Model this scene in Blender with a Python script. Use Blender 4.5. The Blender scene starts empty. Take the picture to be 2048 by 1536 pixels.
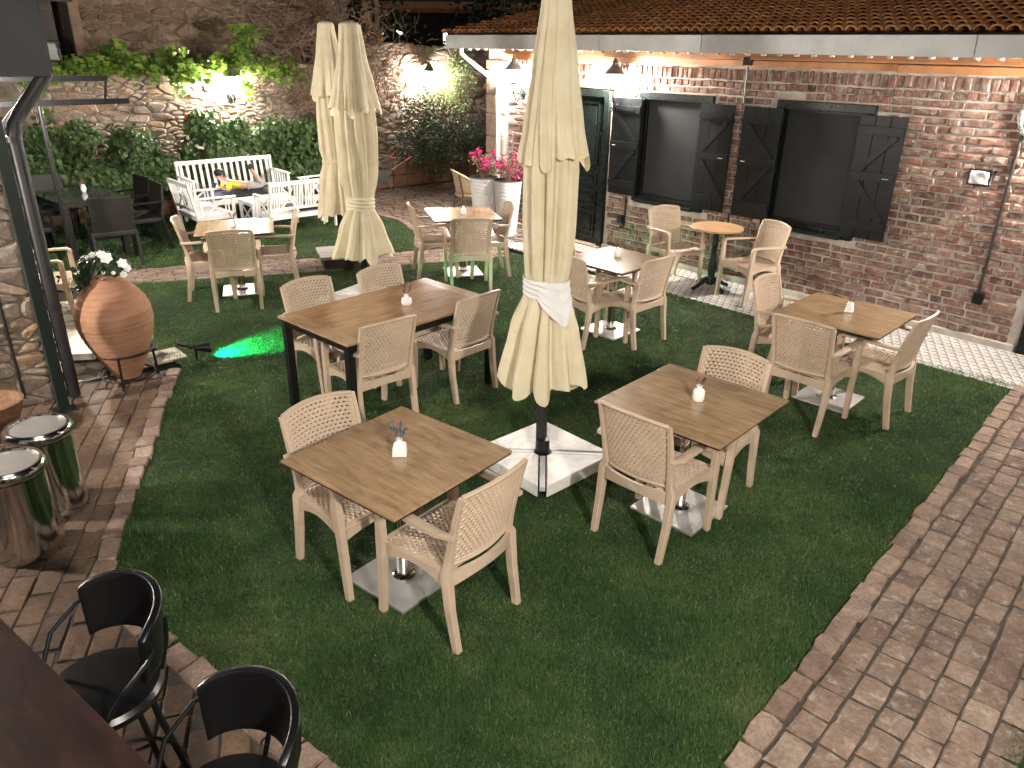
import bpy, bmesh, math, random
import numpy as np
from mathutils import Vector, Matrix, noise as mnoise

random.seed(7)
rng = np.random.default_rng(7)
S = bpy.context.scene
COL = S.collection
PI = math.pi

# ------------------------------------------------------------------ camera, sky, sun, exposure
CAM_H = 2.572
cam_d = bpy.data.cameras.new('camera'); cam = bpy.data.objects.new('camera', cam_d); COL.objects.link(cam)
cam_d.sensor_fit = 'HORIZONTAL'; cam_d.sensor_width = 36.0; cam_d.lens = 36.0 * 1514.7 / 2048.0
cam_d.clip_start = 0.05; cam_d.clip_end = 500
_p, _r = math.radians(23.833), math.radians(1.083)
_f = Vector((0, math.cos(_p), -math.sin(_p))); _u = Vector((0, math.sin(_p), math.cos(_p))); _x = Vector((1, 0, 0))
_x2 = math.cos(_r) * _x + math.sin(_r) * _u; _u2 = -math.sin(_r) * _x + math.cos(_r) * _u
cam.matrix_world = Matrix(((_x2.x, _u2.x, -_f.x, 0), (_x2.y, _u2.y, -_f.y, 0), (_x2.z, _u2.z, -_f.z, CAM_H), (0, 0, 0, 1)))
S.camera = cam

MOON_EL, MOON_AZ = math.radians(52), math.radians(150)      # weak overhead night light from behind the camera
world = bpy.data.worlds.new('World'); S.world = world; world.use_nodes = True
wn = world.node_tree.nodes; wl = world.node_tree.links
sky = wn.new('ShaderNodeTexSky'); sky.sky_type = 'NISHITA'; sky.sun_disc = False
sky.sun_elevation = MOON_EL; sky.sun_rotation = MOON_AZ
wn['Background'].inputs['Strength'].default_value = 0.0010
wl.new(sky.outputs[0], wn['Background'].inputs['Color'])
sun_d = bpy.data.lights.new('night_light', 'SUN'); sun_d.energy = 0.07; sun_d.angle = math.radians(25); sun_d.color = (1.0, 0.93, 0.82)
sun = bpy.data.objects.new('night_light', sun_d); COL.objects.link(sun)
_sd = Vector((math.sin(MOON_AZ) * math.cos(MOON_EL), math.cos(MOON_AZ) * math.cos(MOON_EL), math.sin(MOON_EL)))
sun.rotation_euler = _sd.to_track_quat('Z', 'Y').to_euler()
S.view_settings.view_transform = 'Standard'; S.view_settings.look = 'None'
S.view_settings.exposure = 2.4; S.view_settings.gamma = 1.0
S.render.engine = 'CYCLES'
S.cycles.use_denoising = True
S.cycles.max_bounces = 6; S.cycles.diffuse_bounces = 3; S.cycles.glossy_bounces = 3; S.cycles.transmission_bounces = 4
S.cycles.sample_clamp_indirect = 3.0
S.cycles.caustics_reflective = False; S.cycles.caustics_refractive = False

# ------------------------------------------------------------------ courtyard frame (u along brick wall, v out from it)
OX, OY, ROT = 3.06925, 8.72214, math.radians(-47.48)
DX, DY = math.cos(ROT), math.sin(ROT)
NX, NY = math.sin(ROT), -math.cos(ROT)
def W(u, v, z=0.0): return Vector((OX + u * DX + v * NX, OY + u * DY + v * NY, z))
def toUV(x, y): return ((x - OX) * DX + (y - OY) * DY, (x - OX) * NX + (y - OY) * NY)
FACE_MU, FACE_PV, FACE_MV, FACE_PU = (math.radians(a) for a in (42.52, 132.52, -47.48, -137.48))

# ------------------------------------------------------------------ materials
def new_mat(name):
    m = bpy.data.materials.new(name); m.use_nodes = True
    nt = m.node_tree; return m, nt, nt.nodes['Principled BSDF']
def N_(nt, t, **kw):
    n = nt.nodes.new(t)
    for k, v in kw.items():
        if k.startswith('i_'): n.inputs[k[2:].replace('_', ' ')].default_value = v
        else: setattr(n, k, v)
    return n
def c4(c): return (c[0], c[1], c[2], 1.0)
def ramp(nt, fac, stops):
    r = nt.nodes.new('ShaderNodeValToRGB'); e = r.color_ramp.elements
    e[0].position, e[0].color = stops[0][0], c4(stops[0][1]); e[1].position, e[1].color = stops[-1][0], c4(stops[-1][1])
    for p, c in stops[1:-1]:
        x = e.new(p); x.color = c4(c)
    nt.links.new(fac, r.inputs[0]); return r.outputs[0]
def math_(nt, op, a, b=None, c=None):
    n = nt.nodes.new('ShaderNodeMath'); n.operation = op
    for i, x in enumerate((a, b, c)):
        if x is None: continue
        if isinstance(x, (int, float)): n.inputs[i].default_value = x
        else: nt.links.new(x, n.inputs[i])
    return n.outputs[0]
def mixc(nt, fac, a, b, mode='MIX'):
    n = nt.nodes.new('ShaderNodeMix'); n.data_type = 'RGBA'; n.blend_type = mode
    for s, x in ((0, fac), (6, a), (7, b)):
        if isinstance(x, (int, float)): n.inputs[s].default_value = x
        elif isinstance(x, tuple): n.inputs[s].default_value = c4(x)
        else: nt.links.new(x, n.inputs[s])
    return n.outputs[2]
def coords(nt, kind='Object', scale=(1, 1, 1), rot=(0, 0, 0)):
    t = nt.nodes.new('ShaderNodeTexCoord'); m = nt.nodes.new('ShaderNodeMapping')
    m.inputs['Scale'].default_value = scale; m.inputs['Rotation'].default_value = rot
    nt.links.new(t.outputs[kind], m.inputs[0]); return m.outputs[0]
def worldpos(nt, scale=(1, 1, 1)):
    g = nt.nodes.new('ShaderNodeNewGeometry'); m = nt.nodes.new('ShaderNodeMapping')
    m.inputs['Scale'].default_value = scale; nt.links.new(g.outputs['Position'], m.inputs[0]); return m.outputs[0]
def noise(nt, vec, scale, detail=4, rough=0.6, dist=0.0):
    n = nt.nodes.new('ShaderNodeTexNoise'); n.inputs['Scale'].default_value = scale; n.inputs['Detail'].default_value = detail
    n.inputs['Roughness'].default_value = rough; n.inputs['Distortion'].default_value = dist
    nt.links.new(vec, n.inputs['Vector']); return n.outputs[0]
def bump(nt, b, h, strength, dist=0.01):
    n = nt.nodes.new('ShaderNodeBump'); n.inputs['Strength'].default_value = strength; n.inputs['Distance'].default_value = dist
    nt.links.new(h, n.inputs['Height']); nt.links.new(n.outputs[0], b.inputs['Normal'])
def rnd_of(nt):
    """one random number per piece: the object's own, plus the 'rnd' face attribute of joined pieces"""
    oi = nt.nodes.new('ShaderNodeObjectInfo'); at = nt.nodes.new('ShaderNodeAttribute'); at.attribute_name = 'rnd'
    return math_(nt, 'FRACT', math_(nt, 'ADD', oi.outputs['Random'], at.outputs['Fac']))
def plain(name, col, rough=0.5, metal=0.0, var=0.25, scale=8.0, bmp=0.0, bscale=60.0, kind='Object', spec=0.5):
    m, nt, b = new_mat(name)
    v = coords(nt, kind)
    n = noise(nt, v, scale, 5)
    lo = tuple(c * (1 - var) for c in col); hi = tuple(min(1, c * (1 + var)) for c in col)
    nt.links.new(ramp(nt, n, [(0.3, lo), (0.7, hi)]), b.inputs['Base Color'])
    n2 = noise(nt, v, scale * 2.3, 3)
    nt.links.new(math_(nt, 'MULTIPLY_ADD', n2, 0.25 * rough, rough * 0.875), b.inputs['Roughness'])
    b.inputs['Metallic'].default_value = metal; b.inputs['Specular IOR Level'].default_value = spec
    if bmp: bump(nt, b, noise(nt, v, bscale, 4), bmp, 0.01)
    return m
def pieces(name, stops, rough=0.85, patch=None, patch_amt=(0.55, 0.7), fine=40.0, bmp=0.5, bdist=0.006, mid=6.0):
    """stone, brick and paver material: colour per piece, blotches, grit"""
    m, nt, b = new_mat(name)
    r = rnd_of(nt); base = ramp(nt, r, stops)
    wp = worldpos(nt)
    n1 = noise(nt, wp, mid, 5, 0.65); n2 = noise(nt, wp, fine, 4, 0.7)
    dark = mixc(nt, 1.0, base, ramp(nt, n1, [(0.25, (0.55, 0.52, 0.5)), (0.75, (1.25, 1.22, 1.18))]), 'MULTIPLY')
    dark = mixc(nt, 1.0, dark, ramp(nt, n2, [(0.3, (0.7, 0.7, 0.7)), (0.7, (1.2, 1.2, 1.2))]), 'MULTIPLY')
    if patch:
        n3 = noise(nt, wp, mid * 2.2, 6, 0.7, 0.4)
        f = ramp(nt, n3, [(patch_amt[0], (0, 0, 0)), (patch_amt[1], (1, 1, 1))])
        dark = mixc(nt, f, dark, patch)
    nt.links.new(dark, b.inputs['Base Color']); b.inputs['Roughness'].default_value = rough
    b.inputs['Specular IOR Level'].default_value = 0.3
    h = math_(nt, 'ADD', math_(nt, 'MULTIPLY', n2, 0.5), noise(nt, wp, fine * 0.4, 4, 0.7))
    bump(nt, b, h, bmp, bdist)
    return m
def emis(name, col, strength):
    m, nt, b = new_mat(name)
    b.inputs['Base Color'].default_value = c4(col); b.inputs['Emission Color'].default_value = c4(col)
    b.inputs['Emission Strength'].default_value = strength; return m
def leafy(name, stops, trans=0.25, rough=0.45, wscale=3.0):
    m, nt, b = new_mat(name)
    r = rnd_of(nt); n = noise(nt, worldpos(nt), wscale, 3)
    c = ramp(nt, math_(nt, 'ADD', math_(nt, 'MULTIPLY', r, 0.7), math_(nt, 'MULTIPLY', n, 0.3)), stops)
    nt.links.new(c, b.inputs['Base Color']); b.inputs['Roughness'].default_value = rough
    b.inputs['Specular IOR Level'].default_value = 0.35
    t = nt.nodes.new('ShaderNodeBsdfTranslucent'); nt.links.new(c, t.inputs[0])
    mx = nt.nodes.new('ShaderNodeMixShader'); mx.inputs[0].default_value = trans
    nt.links.new(b.outputs[0], mx.inputs[1]); nt.links.new(t.outputs[0], mx.inputs[2])
    nt.links.new(mx.outputs[0], nt.nodes['Material Output'].inputs[0]); return m

M = {}
M['resin'] = plain('beige_resin', (0.49, 0.375, 0.275), 0.42, var=0.08, scale=14, bmp=0.12, bscale=160)
M['black_metal'] = plain('black_metal', (0.006, 0.0065, 0.007), 0.4, 0.3, var=0.3)
M['black_leather'] = plain('black_leather', (0.004, 0.004, 0.0045), 0.33, var=0.2, bmp=0.06, bscale=160)
M['black_wicker'] = plain('dark_wicker', (0.009, 0.0075, 0.0065), 0.5, var=0.3, bmp=0.3, bscale=200)
M['white_paint'] = plain('white_paint', (0.78, 0.77, 0.74), 0.45, var=0.05, scale=5)
M['ceramic'] = plain('white_ceramic', (0.82, 0.81, 0.78), 0.25, var=0.04)
M['cushion'] = plain('dark_cushion', (0.02, 0.026, 0.024), 0.8, var=0.2, bmp=0.2, bscale=300)
M['pot_white'] = plain('white_pot', (0.80, 0.80, 0.80), 0.35, var=0.04, scale=5)
M['soil'] = plain('soil', (0.03, 0.02, 0.015), 0.9, var=0.4, scale=30, bmp=0.6)
M['terracotta'] = plain('terracotta', (0.31, 0.155, 0.09), 0.75, var=0.25, scale=5, bmp=0.15, bscale=50)
def _mk_clay():
    m, nt, b = new_mat('ridged_terracotta')
    v = coords(nt); n = noise(nt, v, 5, 5); st = noise(nt, coords(nt, scale=(0.6, 0.6, 14)), 4.5, 5, 0.7)
    c = ramp(nt, math_(nt, 'ADD', math_(nt, 'MULTIPLY', n, 0.5), math_(nt, 'MULTIPLY', st, 0.5)), [(0.32, (0.24, 0.12, 0.068)), (0.5, (0.36, 0.19, 0.115)), (0.68, (0.45, 0.26, 0.17))])
    nt.links.new(c, b.inputs['Base Color']); b.inputs['Roughness'].default_value = 0.85; b.inputs['Specular IOR Level'].default_value = 0.2
    bump(nt, b, math_(nt, 'ADD', st, math_(nt, 'MULTIPLY', noise(nt, v, 60, 4), 0.4)), 0.4, 0.010); return m
M['jar_clay'] = _mk_clay()
M['grey_fascia'] = plain('grey_fascia_metal', (0.48, 0.49, 0.49), 0.5, 0.2, var=0.16, scale=3)
M['grey_panel'] = plain('dark_grey_panel', (0.035, 0.038, 0.039), 0.6, 0.1, var=0.15, scale=3)
M['pine'] = plain('pine_timber', (0.42, 0.19, 0.075), 0.6, var=0.3, scale=4, bmp=0.2, bscale=30)
M['dark_wood'] = plain('dark_wood', (0.035, 0.022, 0.015), 0.6, var=0.4, scale=5)
M['shutter'] = plain('charcoal_green_paint', (0.009, 0.0105, 0.0115), 0.34, var=0.25, scale=9, bmp=0.06, bscale=40, spec=0.22)
M['door'] = plain('dark_green_paint', (0.006, 0.0095, 0.0085), 0.28, var=0.25, scale=9, spec=0.28)
M['iron'] = plain('wrought_iron', (0.02, 0.017, 0.015), 0.5, 0.6, var=0.3)
M['white_pipe'] = plain('white_pipe', (0.40, 0.41, 0.43), 0.4, var=0.08)
M['dark_pipe'] = plain('dark_pipe', (0.022, 0.021, 0.02), 0.5, 0.2, var=0.25)
M['green_post'] = plain('green_post', (0.007, 0.017, 0.014), 0.4, var=0.25)
M['mortar'] = plain('lime_mortar', (0.44, 0.39, 0.345), 0.95, var=0.3, scale=5, bmp=0.8, bscale=45)
M['mortar_dark'] = plain('earth_mortar', (0.20, 0.155, 0.12), 0.95, var=0.4, scale=6, bmp=0.9, bscale=40)
M['joint'] = plain('paving_joint', (0.06, 0.047, 0.037), 0.95, var=0.4, scale=12, bmp=0.6, bscale=80)
M['earth'] = plain('dark_earth', (0.03, 0.025, 0.02), 0.95, var=0.3, scale=2)
M['twig'] = plain('dry_twig', (0.19, 0.125, 0.085), 0.85, var=0.35, scale=6)
M['stem'] = plain('green_stem', (0.06, 0.07, 0.025), 0.7, var=0.3)
M['skin'] = plain('skin', (0.50, 0.29, 0.20), 0.5, var=0.06)
M['hair'] = plain('black_hair', (0.01, 0.008, 0.007), 0.5, var=0.3, bmp=0.4, bscale=200)
M['shirt'] = plain('yellow_shirt', (0.72, 0.55, 0.03), 0.8, var=0.08, bmp=0.1, bscale=60)
M['trousers'] = plain('grey_trousers', (0.36, 0.34, 0.33), 0.85, var=0.1)
M['shoe'] = plain('dark_shoe', (0.012, 0.018, 0.025), 0.5, var=0.2)
M['red_grip'] = plain('red_grip', (0.35, 0.04, 0.03), 0.5, var=0.2)
M['cane'] = plain('rattan_cane', (0.11, 0.055, 0.028), 0.5, var=0.3, scale=20)
M['cane_weave'] = plain('rattan_weave', (0.46, 0.35, 0.22), 0.6, var=0.25, scale=40, bmp=0.5, bscale=160)
M['galv'] = plain('galvanised_tub', (0.12, 0.12, 0.11), 0.55, 0.5, var=0.3)
M['white_wrap'] = plain('white_plastic_wrap', (0.6, 0.6, 0.6), 0.4, var=0.15, scale=12, bmp=0.9, bscale=18)
M['cable'] = plain('white_cable', (0.5, 0.5, 0.48), 0.5, var=0.05)
M['scarf'] = plain('white_cotton', (0.66, 0.65, 0.64), 0.85, var=0.05, scale=6, bmp=0.15, bscale=30)
M['thatch'] = plain('thatch', (0.1, 0.06, 0.035), 0.9, var=0.4, scale=10)
M['glassy_clear'] = plain('phone_body', (0.01, 0.01, 0.012), 0.2)
M['screen_blue'] = emis('phone_screen_light', (0.45, 0.5, 1.0), 14.0)
M['lamp_glass'] = emis('lantern_glass_light', (1.0, 0.92, 0.83), 330.0)
M['lamp_far'] = emis('far_window_light', (0.85, 0.92, 1.0), 2.2)
M['spot_glass'] = emis('green_lens_light', (0.02, 1.0, 0.42), 30.0)

def mk_cloth():
    m, nt, b = new_mat('cream_canvas')
    v = coords(nt); n = noise(nt, v, 5, 4); n2 = math_(nt, 'ADD', noise(nt, coords(nt, scale=(1, 1, 0.22)), 24, 4), noise(nt, coords(nt, scale=(1, 1, 1.6)), 9, 5, 0.65, 0.8))
    c = ramp(nt, n, [(0.3, (0.69, 0.60, 0.41)), (0.7, (0.82, 0.745, 0.56))])
    nt.links.new(c, b.inputs['Base Color']); b.inputs['Roughness'].default_value = 0.9; b.inputs['Specular IOR Level'].default_value = 0.15
    bump(nt, b, n2, 0.5, 0.014)
    t = nt.nodes.new('ShaderNodeBsdfTranslucent'); nt.links.new(c, t.inputs[0])
    mx = nt.nodes.new('ShaderNodeMixShader'); mx.inputs[0].default_value = 0.25
    nt.links.new(b.outputs[0], mx.inputs[1]); nt.links.new(t.outputs[0], mx.inputs[2])
    nt.links.new(mx.outputs[0], nt.nodes['Material Output'].inputs[0]); return m
M['canvas'] = mk_cloth()

def mk_steel(name, col, rough, aniso=True):
    m, nt, b = new_mat(name)
    v = coords(nt, scale=(1, 1, 1)); n = noise(nt, v, 6, 5); n2 = noise(nt, coords(nt, scale=(4, 160, 4)), 3, 2)
    nt.links.new(ramp(nt, n, [(0.3, tuple(c * 0.8 for c in col)), (0.7, col)]), b.inputs['Base Color'])
    b.inputs['Metallic'].default_value = 1.0
    nt.links.new(math_(nt, 'MULTIPLY_ADD', n, 0.12, rough), b.inputs['Roughness'])
    if aniso: bump(nt, b, n2, 0.04, 0.002)
    return m
M['steel'] = mk_steel('brushed_steel', (0.74, 0.73, 0.71), 0.36); M['steel'].node_tree.nodes['Principled BSDF'].inputs['Metallic'].default_value = 0.8
M['chrome'] = mk_steel('chrome', (0.66, 0.65, 0.63), 0.05, False)

def mk_wood_top(name, a, b_, c, gloss=0.22, stretch=(2.0, 14.0, 2.0), stain=0.5):
    m, nt, b = new_mat(name)
    oi = nt.nodes.new('ShaderNodeObjectInfo')
    v = coords(nt, scale=stretch)
    va = nt.nodes.new('ShaderNodeVectorMath'); va.operation = 'ADD'
    cmb = nt.nodes.new('ShaderNodeCombineXYZ'); nt.links.new(math_(nt, 'MULTIPLY', oi.outputs['Random'], 37.0), cmb.inputs[0])
    nt.links.new(v, va.inputs[0]); nt.links.new(cmb.outputs[0], va.inputs[1]); v = va.outputs[0]
    g = noise(nt, v, 2.2, 7, 0.68, 0.6)
    c0 = ramp(nt, g, [(0.32, a), (0.5, b_), (0.68, c)])
    s = noise(nt, coords(nt), 3.0, 5, 0.6, 0.5)
    c1 = mixc(nt, stain, c0, ramp(nt, s, [(0.3, tuple(x * 0.55 for x in b_)), (0.65, tuple(min(1, x * 1.2) for x in b_))]), 'MIX')
    nt.links.new(c1, b.inputs['Base Color'])
    nt.links.new(math_(nt, 'MULTIPLY_ADD', s, 0.22, gloss), b.inputs['Roughness'])
    b.inputs['Specular IOR Level'].default_value = 0.5
    bump(nt, b, g, 0.05, 0.003)
    return m
M['top_oak'] = mk_wood_top('oak_laminate', (0.15, 0.092, 0.048), (0.32, 0.21, 0.118), (0.47, 0.345, 0.215), 0.09)
M['top_teak'] = mk_wood_top('worn_varnished_wood', (0.16, 0.08, 0.035), (0.31, 0.18, 0.09), (0.46, 0.31, 0.18), 0.05, (8.0, 1.6, 2.0), 0.45)
M['top_round'] = mk_wood_top('round_oak', (0.28, 0.16, 0.07), (0.42, 0.25, 0.12), (0.52, 0.33, 0.17), 0.35)
M['bar_wood'] = _b = mk_wood_top('dark_red_bar_wood', (0.012, 0.006, 0.005), (0.024, 0.011, 0.009), (0.05, 0.024, 0.02), 0.35, (3, 9, 2), 0.3)
_b.node_tree.nodes['Principled BSDF'].inputs['Specular IOR Level'].default_value = 0.2
M['slab_grey'] = mk_wood_top('weathered_boards', (0.22, 0.20, 0.18), (0.36, 0.33, 0.29), (0.5, 0.46, 0.42), 0.6, (2, 12, 2), 0.3)

def mk_marble():
    m, nt, b = new_mat('grey_white_marble')
    v = coords(nt); n = noise(nt, v, 5, 8, 0.65, 1.2); n2 = noise(nt, v, 40, 4)
    c = ramp(nt, n, [(0.3, (0.42, 0.39, 0.36)), (0.48, (0.66, 0.64, 0.61)), (0.7, (0.76, 0.74, 0.71))])
    c = mixc(nt, ramp(nt, noise(nt, v, 2.3, 4), [(0.55, (0, 0, 0)), (0.75, (0.5, 0.5, 0.5))]), c, (0.30, 0.24, 0.18))
    nt.links.new(c, b.inputs['Base Color']); b.inputs['Roughness'].default_value = 0.45; bump(nt, b, n2, 0.1, 0.003); return m
M['marble'] = mk_marble()

M['brick'] = pieces('old_red_brick', [(0.0, (0.175, 0.085, 0.063)), (0.3, (0.235, 0.115, 0.085)), (0.55, (0.19, 0.108, 0.085)), (0.8, (0.30, 0.19, 0.145)), (1.0, (0.125, 0.075, 0.062))],
                    0.9, (0.40, 0.34, 0.29), (0.48, 0.70), 60, 0.8, 0.006, 7)
M['stone'] = pieces('rubble_stone', [(0.0, (0.27, 0.22, 0.175)), (0.25, (0.34, 0.29, 0.24)), (0.5, (0.23, 0.18, 0.145)), (0.72, (0.35, 0.24, 0.155)), (0.8, (0.31, 0.27, 0.235)), (1.0, (0.19, 0.145, 0.115))],
                    0.9, (0.16, 0.12, 0.09), (0.58, 0.75), 26, 0.9, 0.012, 4)
M['stone_dark'] = pieces('brown_rubble_stone', [(0.0, (0.16, 0.11, 0.075)), (0.3, (0.22, 0.155, 0.105)), (0.6, (0.13, 0.09, 0.062)), (0.85, (0.27, 0.20, 0.14)), (1.0, (0.10, 0.07, 0.05))],
                    0.92, (0.09, 0.065, 0.05), (0.5, 0.7), 26, 0.9, 0.012, 4)
M['quoin'] = pieces('pale_quoin_stone', [(0.0, (0.40, 0.31, 0.25)), (0.5, (0.46, 0.37, 0.31)), (1.0, (0.34, 0.25, 0.2))], 0.9, (0.30, 0.16, 0.11), (0.55, 0.72), 30, 0.9, 0.012, 5)
M['paver'] = pieces('clay_paver', [(0.0, (0.21, 0.148, 0.115)), (0.3, (0.26, 0.19, 0.15)), (0.55, (0.165, 0.112, 0.09)), (0.8, (0.30, 0.23, 0.18)), (1.0, (0.13, 0.09, 0.075))],
                    0.85, (0.42, 0.36, 0.30), (0.54, 0.74), 45, 0.8, 0.008, 7)
M['paver_dark'] = pieces('brown_clay_paver', [(0.0, (0.125, 0.08, 0.054)), (0.4, (0.17, 0.112, 0.075)), (0.7, (0.105, 0.068, 0.048)), (1.0, (0.20, 0.14, 0.10))],
                    0.75, (0.20, 0.15, 0.115), (0.58, 0.78), 45, 0.5, 0.005, 4)
M['sett'] = pieces('granite_sett', [(0.0, (0.26, 0.185, 0.14)), (0.5, (0.33, 0.25, 0.2)), (1.0, (0.21, 0.145, 0.115))], 0.85, (0.14, 0.10, 0.08), (0.56, 0.72), 50, 0.8, 0.008, 8)
M['roof_tile'] = pieces('clay_roof_tile', [(0.0, (0.30, 0.12, 0.045)), (0.4, (0.40, 0.18, 0.06)), (0.7, (0.26, 0.10, 0.04)), (1.0, (0.44, 0.22, 0.085))], 0.85, (0.13, 0.08, 0.05), (0.55, 0.75), 40, 0.5, 0.005, 4)
M['planter'] = pieces('clay_block', [(0.0, (0.20, 0.105, 0.06)), (0.5, (0.26, 0.15, 0.09)), (1.0, (0.155, 0.085, 0.055))], 0.9, None, (0.5, 0.7), 30, 0.6, 0.008, 4)

def mk_tile(name, kind):
    m, nt, b = new_mat(name)
    wp = worldpos(nt)
    mp = nt.nodes.new('ShaderNodeMapping'); mp.inputs['Rotation'].default_value = (0, 0, -ROT); nt.links.new(wp, mp.inputs[0])
    sx = nt.nodes.new('ShaderNodeSeparateXYZ'); nt.links.new(mp.outputs[0], sx.inputs[0]); X, Y = sx.outputs[0], sx.outputs[1]
    if kind == 'wave':
        P = 0.086
        row = math_(nt, 'FLOOR', math_(nt, 'DIVIDE', Y, P))
        yy = math_(nt, 'SUBTRACT', math_(nt, 'FRACT', math_(nt, 'DIVIDE', Y, P)), 0.5)
        xx = math_(nt, 'ADD', math_(nt, 'DIVIDE', X, P), math_(nt, 'MULTIPLY', row, 0.5))
        s = math_(nt, 'SINE', math_(nt, 'MULTIPLY', xx, 2 * PI))
        d = math_(nt, 'ABSOLUTE', math_(nt, 'SUBTRACT', yy, math_(nt, 'MULTIPLY', s, 0.26)))
        gap = math_(nt, 'GREATER_THAN', math_(nt, 'FRACT', math_(nt, 'ADD', xx, 0.25)), 0.2)
        mask = math_(nt, 'MULTIPLY', math_(nt, 'LESS_THAN', d, 0.135), gap)
        base, ink = (0.62, 0.60, 0.57), (0.085, 0.09, 0.105)
    else:
        P = 0.30
        fx = math_(nt, 'ABSOLUTE', math_(nt, 'SUBTRACT', math_(nt, 'FRACT', math_(nt, 'DIVIDE', X, P)), 0.5))
        fy = math_(nt, 'ABSOLUTE', math_(nt, 'SUBTRACT', math_(nt, 'FRACT', math_(nt, 'DIVIDE', Y, P)), 0.5))
        a1 = math_(nt, 'LESS_THAN', math_(nt, 'ADD', math_(nt, 'MULTIPLY', fx, 2.6), fy), 0.5)
        a2 = math_(nt, 'LESS_THAN', math_(nt, 'ADD', math_(nt, 'MULTIPLY', fy, 2.6), fx), 0.5)
        mask = math_(nt, 'MAXIMUM', a1, a2)
        base, ink = (0.66, 0.60, 0.50), (0.27, 0.25, 0.23)
    col = mixc(nt, mask, base, ink)
    n = noise(nt, wp, 7, 4)
    col = mixc(nt, 1.0, col, ramp(nt, n, [(0.3, (0.72, 0.70, 0.67)), (0.7, (1.05, 1.05, 1.05))]), 'MULTIPLY')
    nt.links.new(col, b.inputs['Base Color']); nt.links.new(math_(nt, 'MULTIPLY_ADD', n, 0.25, 0.25), b.inputs['Roughness'])
    return m
M['tile_wave'] = mk_tile('patterned_cement_tile', 'wave')
M['tile_star'] = mk_tile('star_cement_tile', 'star')

def mk_grass():
    m, nt, b = new_mat('grass_blade')
    wp = worldpos(nt); at = nt.nodes.new('ShaderNodeAttribute'); at.attribute_name = 'rnd'
    n = noise(nt, wp, 1.3, 4, 0.6); n2 = noise(nt, wp, 7, 3)
    f = math_(nt, 'ADD', math_(nt, 'MULTIPLY_ADD', n, 0.85, -0.15), math_(nt, 'ADD', math_(nt, 'MULTIPLY', n2, 0.25), math_(nt, 'MULTIPLY', at.outputs['Fac'], 0.32)))
    c = ramp(nt, f, [(0.30, (0.018, 0.050, 0.013)), (0.52, (0.042, 0.105, 0.027)), (0.68, (0.085, 0.16, 0.042)), (0.83, (0.19, 0.225, 0.09)), (0.98, (0.45, 0.41, 0.24))])
    nt.links.new(c, b.inputs['Base Color']); b.inputs['Roughness'].default_value = 0.5; b.inputs['Specular IOR Level'].default_value = 0.3
    t = nt.nodes.new('ShaderNodeBsdfTranslucent'); nt.links.new(c, t.inputs[0])
    mx = nt.nodes.new('ShaderNodeMixShader'); mx.inputs[0].default_value = 0.3
    nt.links.new(b.outputs[0], mx.inputs[1]); nt.links.new(t.outputs[0], mx.inputs[2])
    nt.links.new(mx.outputs[0], nt.nodes['Material Output'].inputs[0]); return m
M['grass'] = mk_grass()
M['turf'] = plain('turf_soil', (0.012, 0.020, 0.007), 0.95, var=0.5, scale=9, bmp=0.6, bscale=90)
M['leaf_ger'] = leafy('geranium_leaf', [(0.0, (0.022, 0.05, 0.016)), (0.45, (0.055, 0.11, 0.033)), (0.8, (0.13, 0.20, 0.07)), (1.0, (0.22, 0.28, 0.12))], 0.2)
M['leaf_vine'] = leafy('vine_leaf', [(0.0, (0.05, 0.11, 0.015)), (0.5, (0.13, 0.23, 0.03)), (1.0, (0.28, 0.38, 0.06))], 0.4)
M['leaf_dark'] = leafy('dark_shrub_leaf', [(0.0, (0.012, 0.028, 0.014)), (0.6, (0.03, 0.055, 0.025)), (1.0, (0.06, 0.09, 0.04))], 0.15)
M['leaf_pale'] = leafy('pale_shrub_leaf', [(0.0, (0.07, 0.11, 0.04)), (0.6, (0.16, 0.22, 0.08)), (1.0, (0.3, 0.34, 0.15))], 0.3)
M['leaf_boug'] = leafy('bougainvillea_leaf', [(0.0, (0.04, 0.075, 0.025)), (1.0, (0.16, 0.20, 0.08))], 0.3)
M['bract'] = leafy('magenta_bract', [(0.0, (0.28, 0.01, 0.08)), (0.5, (0.5, 0.02, 0.16)), (1.0, (0.65, 0.06, 0.22))], 0.3)
M['red_flower'] = leafy('red_flower', [(0.0, (0.6, 0.05, 0.03)), (1.0, (0.75, 0.12, 0.07))], 0.3)
M['white_flower'] = leafy('white_flower', [(0.0, (0.72, 0.72, 0.66)), (1.0, (0.85, 0.85, 0.82))], 0.25)
M['leaf_dry'] = leafy('dry_leaf', [(0.0, (0.12, 0.06, 0.03)), (1.0, (0.33, 0.19, 0.08))], 0.2)
M['dry_blue'] = leafy('dyed_blue_stem', [(0.0, (0.02, 0.07, 0.11)), (1.0, (0.06, 0.15, 0.2))], 0.1)
M['dry_pink'] = leafy('dried_pink_flower', [(0.0, (0.25, 0.07, 0.1)), (1.0, (0.45, 0.22, 0.16))], 0.1)
M['dry_dark'] = leafy('dried_dark_stem', [(0.0, (0.02, 0.015, 0.015)), (1.0, (0.10, 0.06, 0.04))], 0.1)

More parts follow.
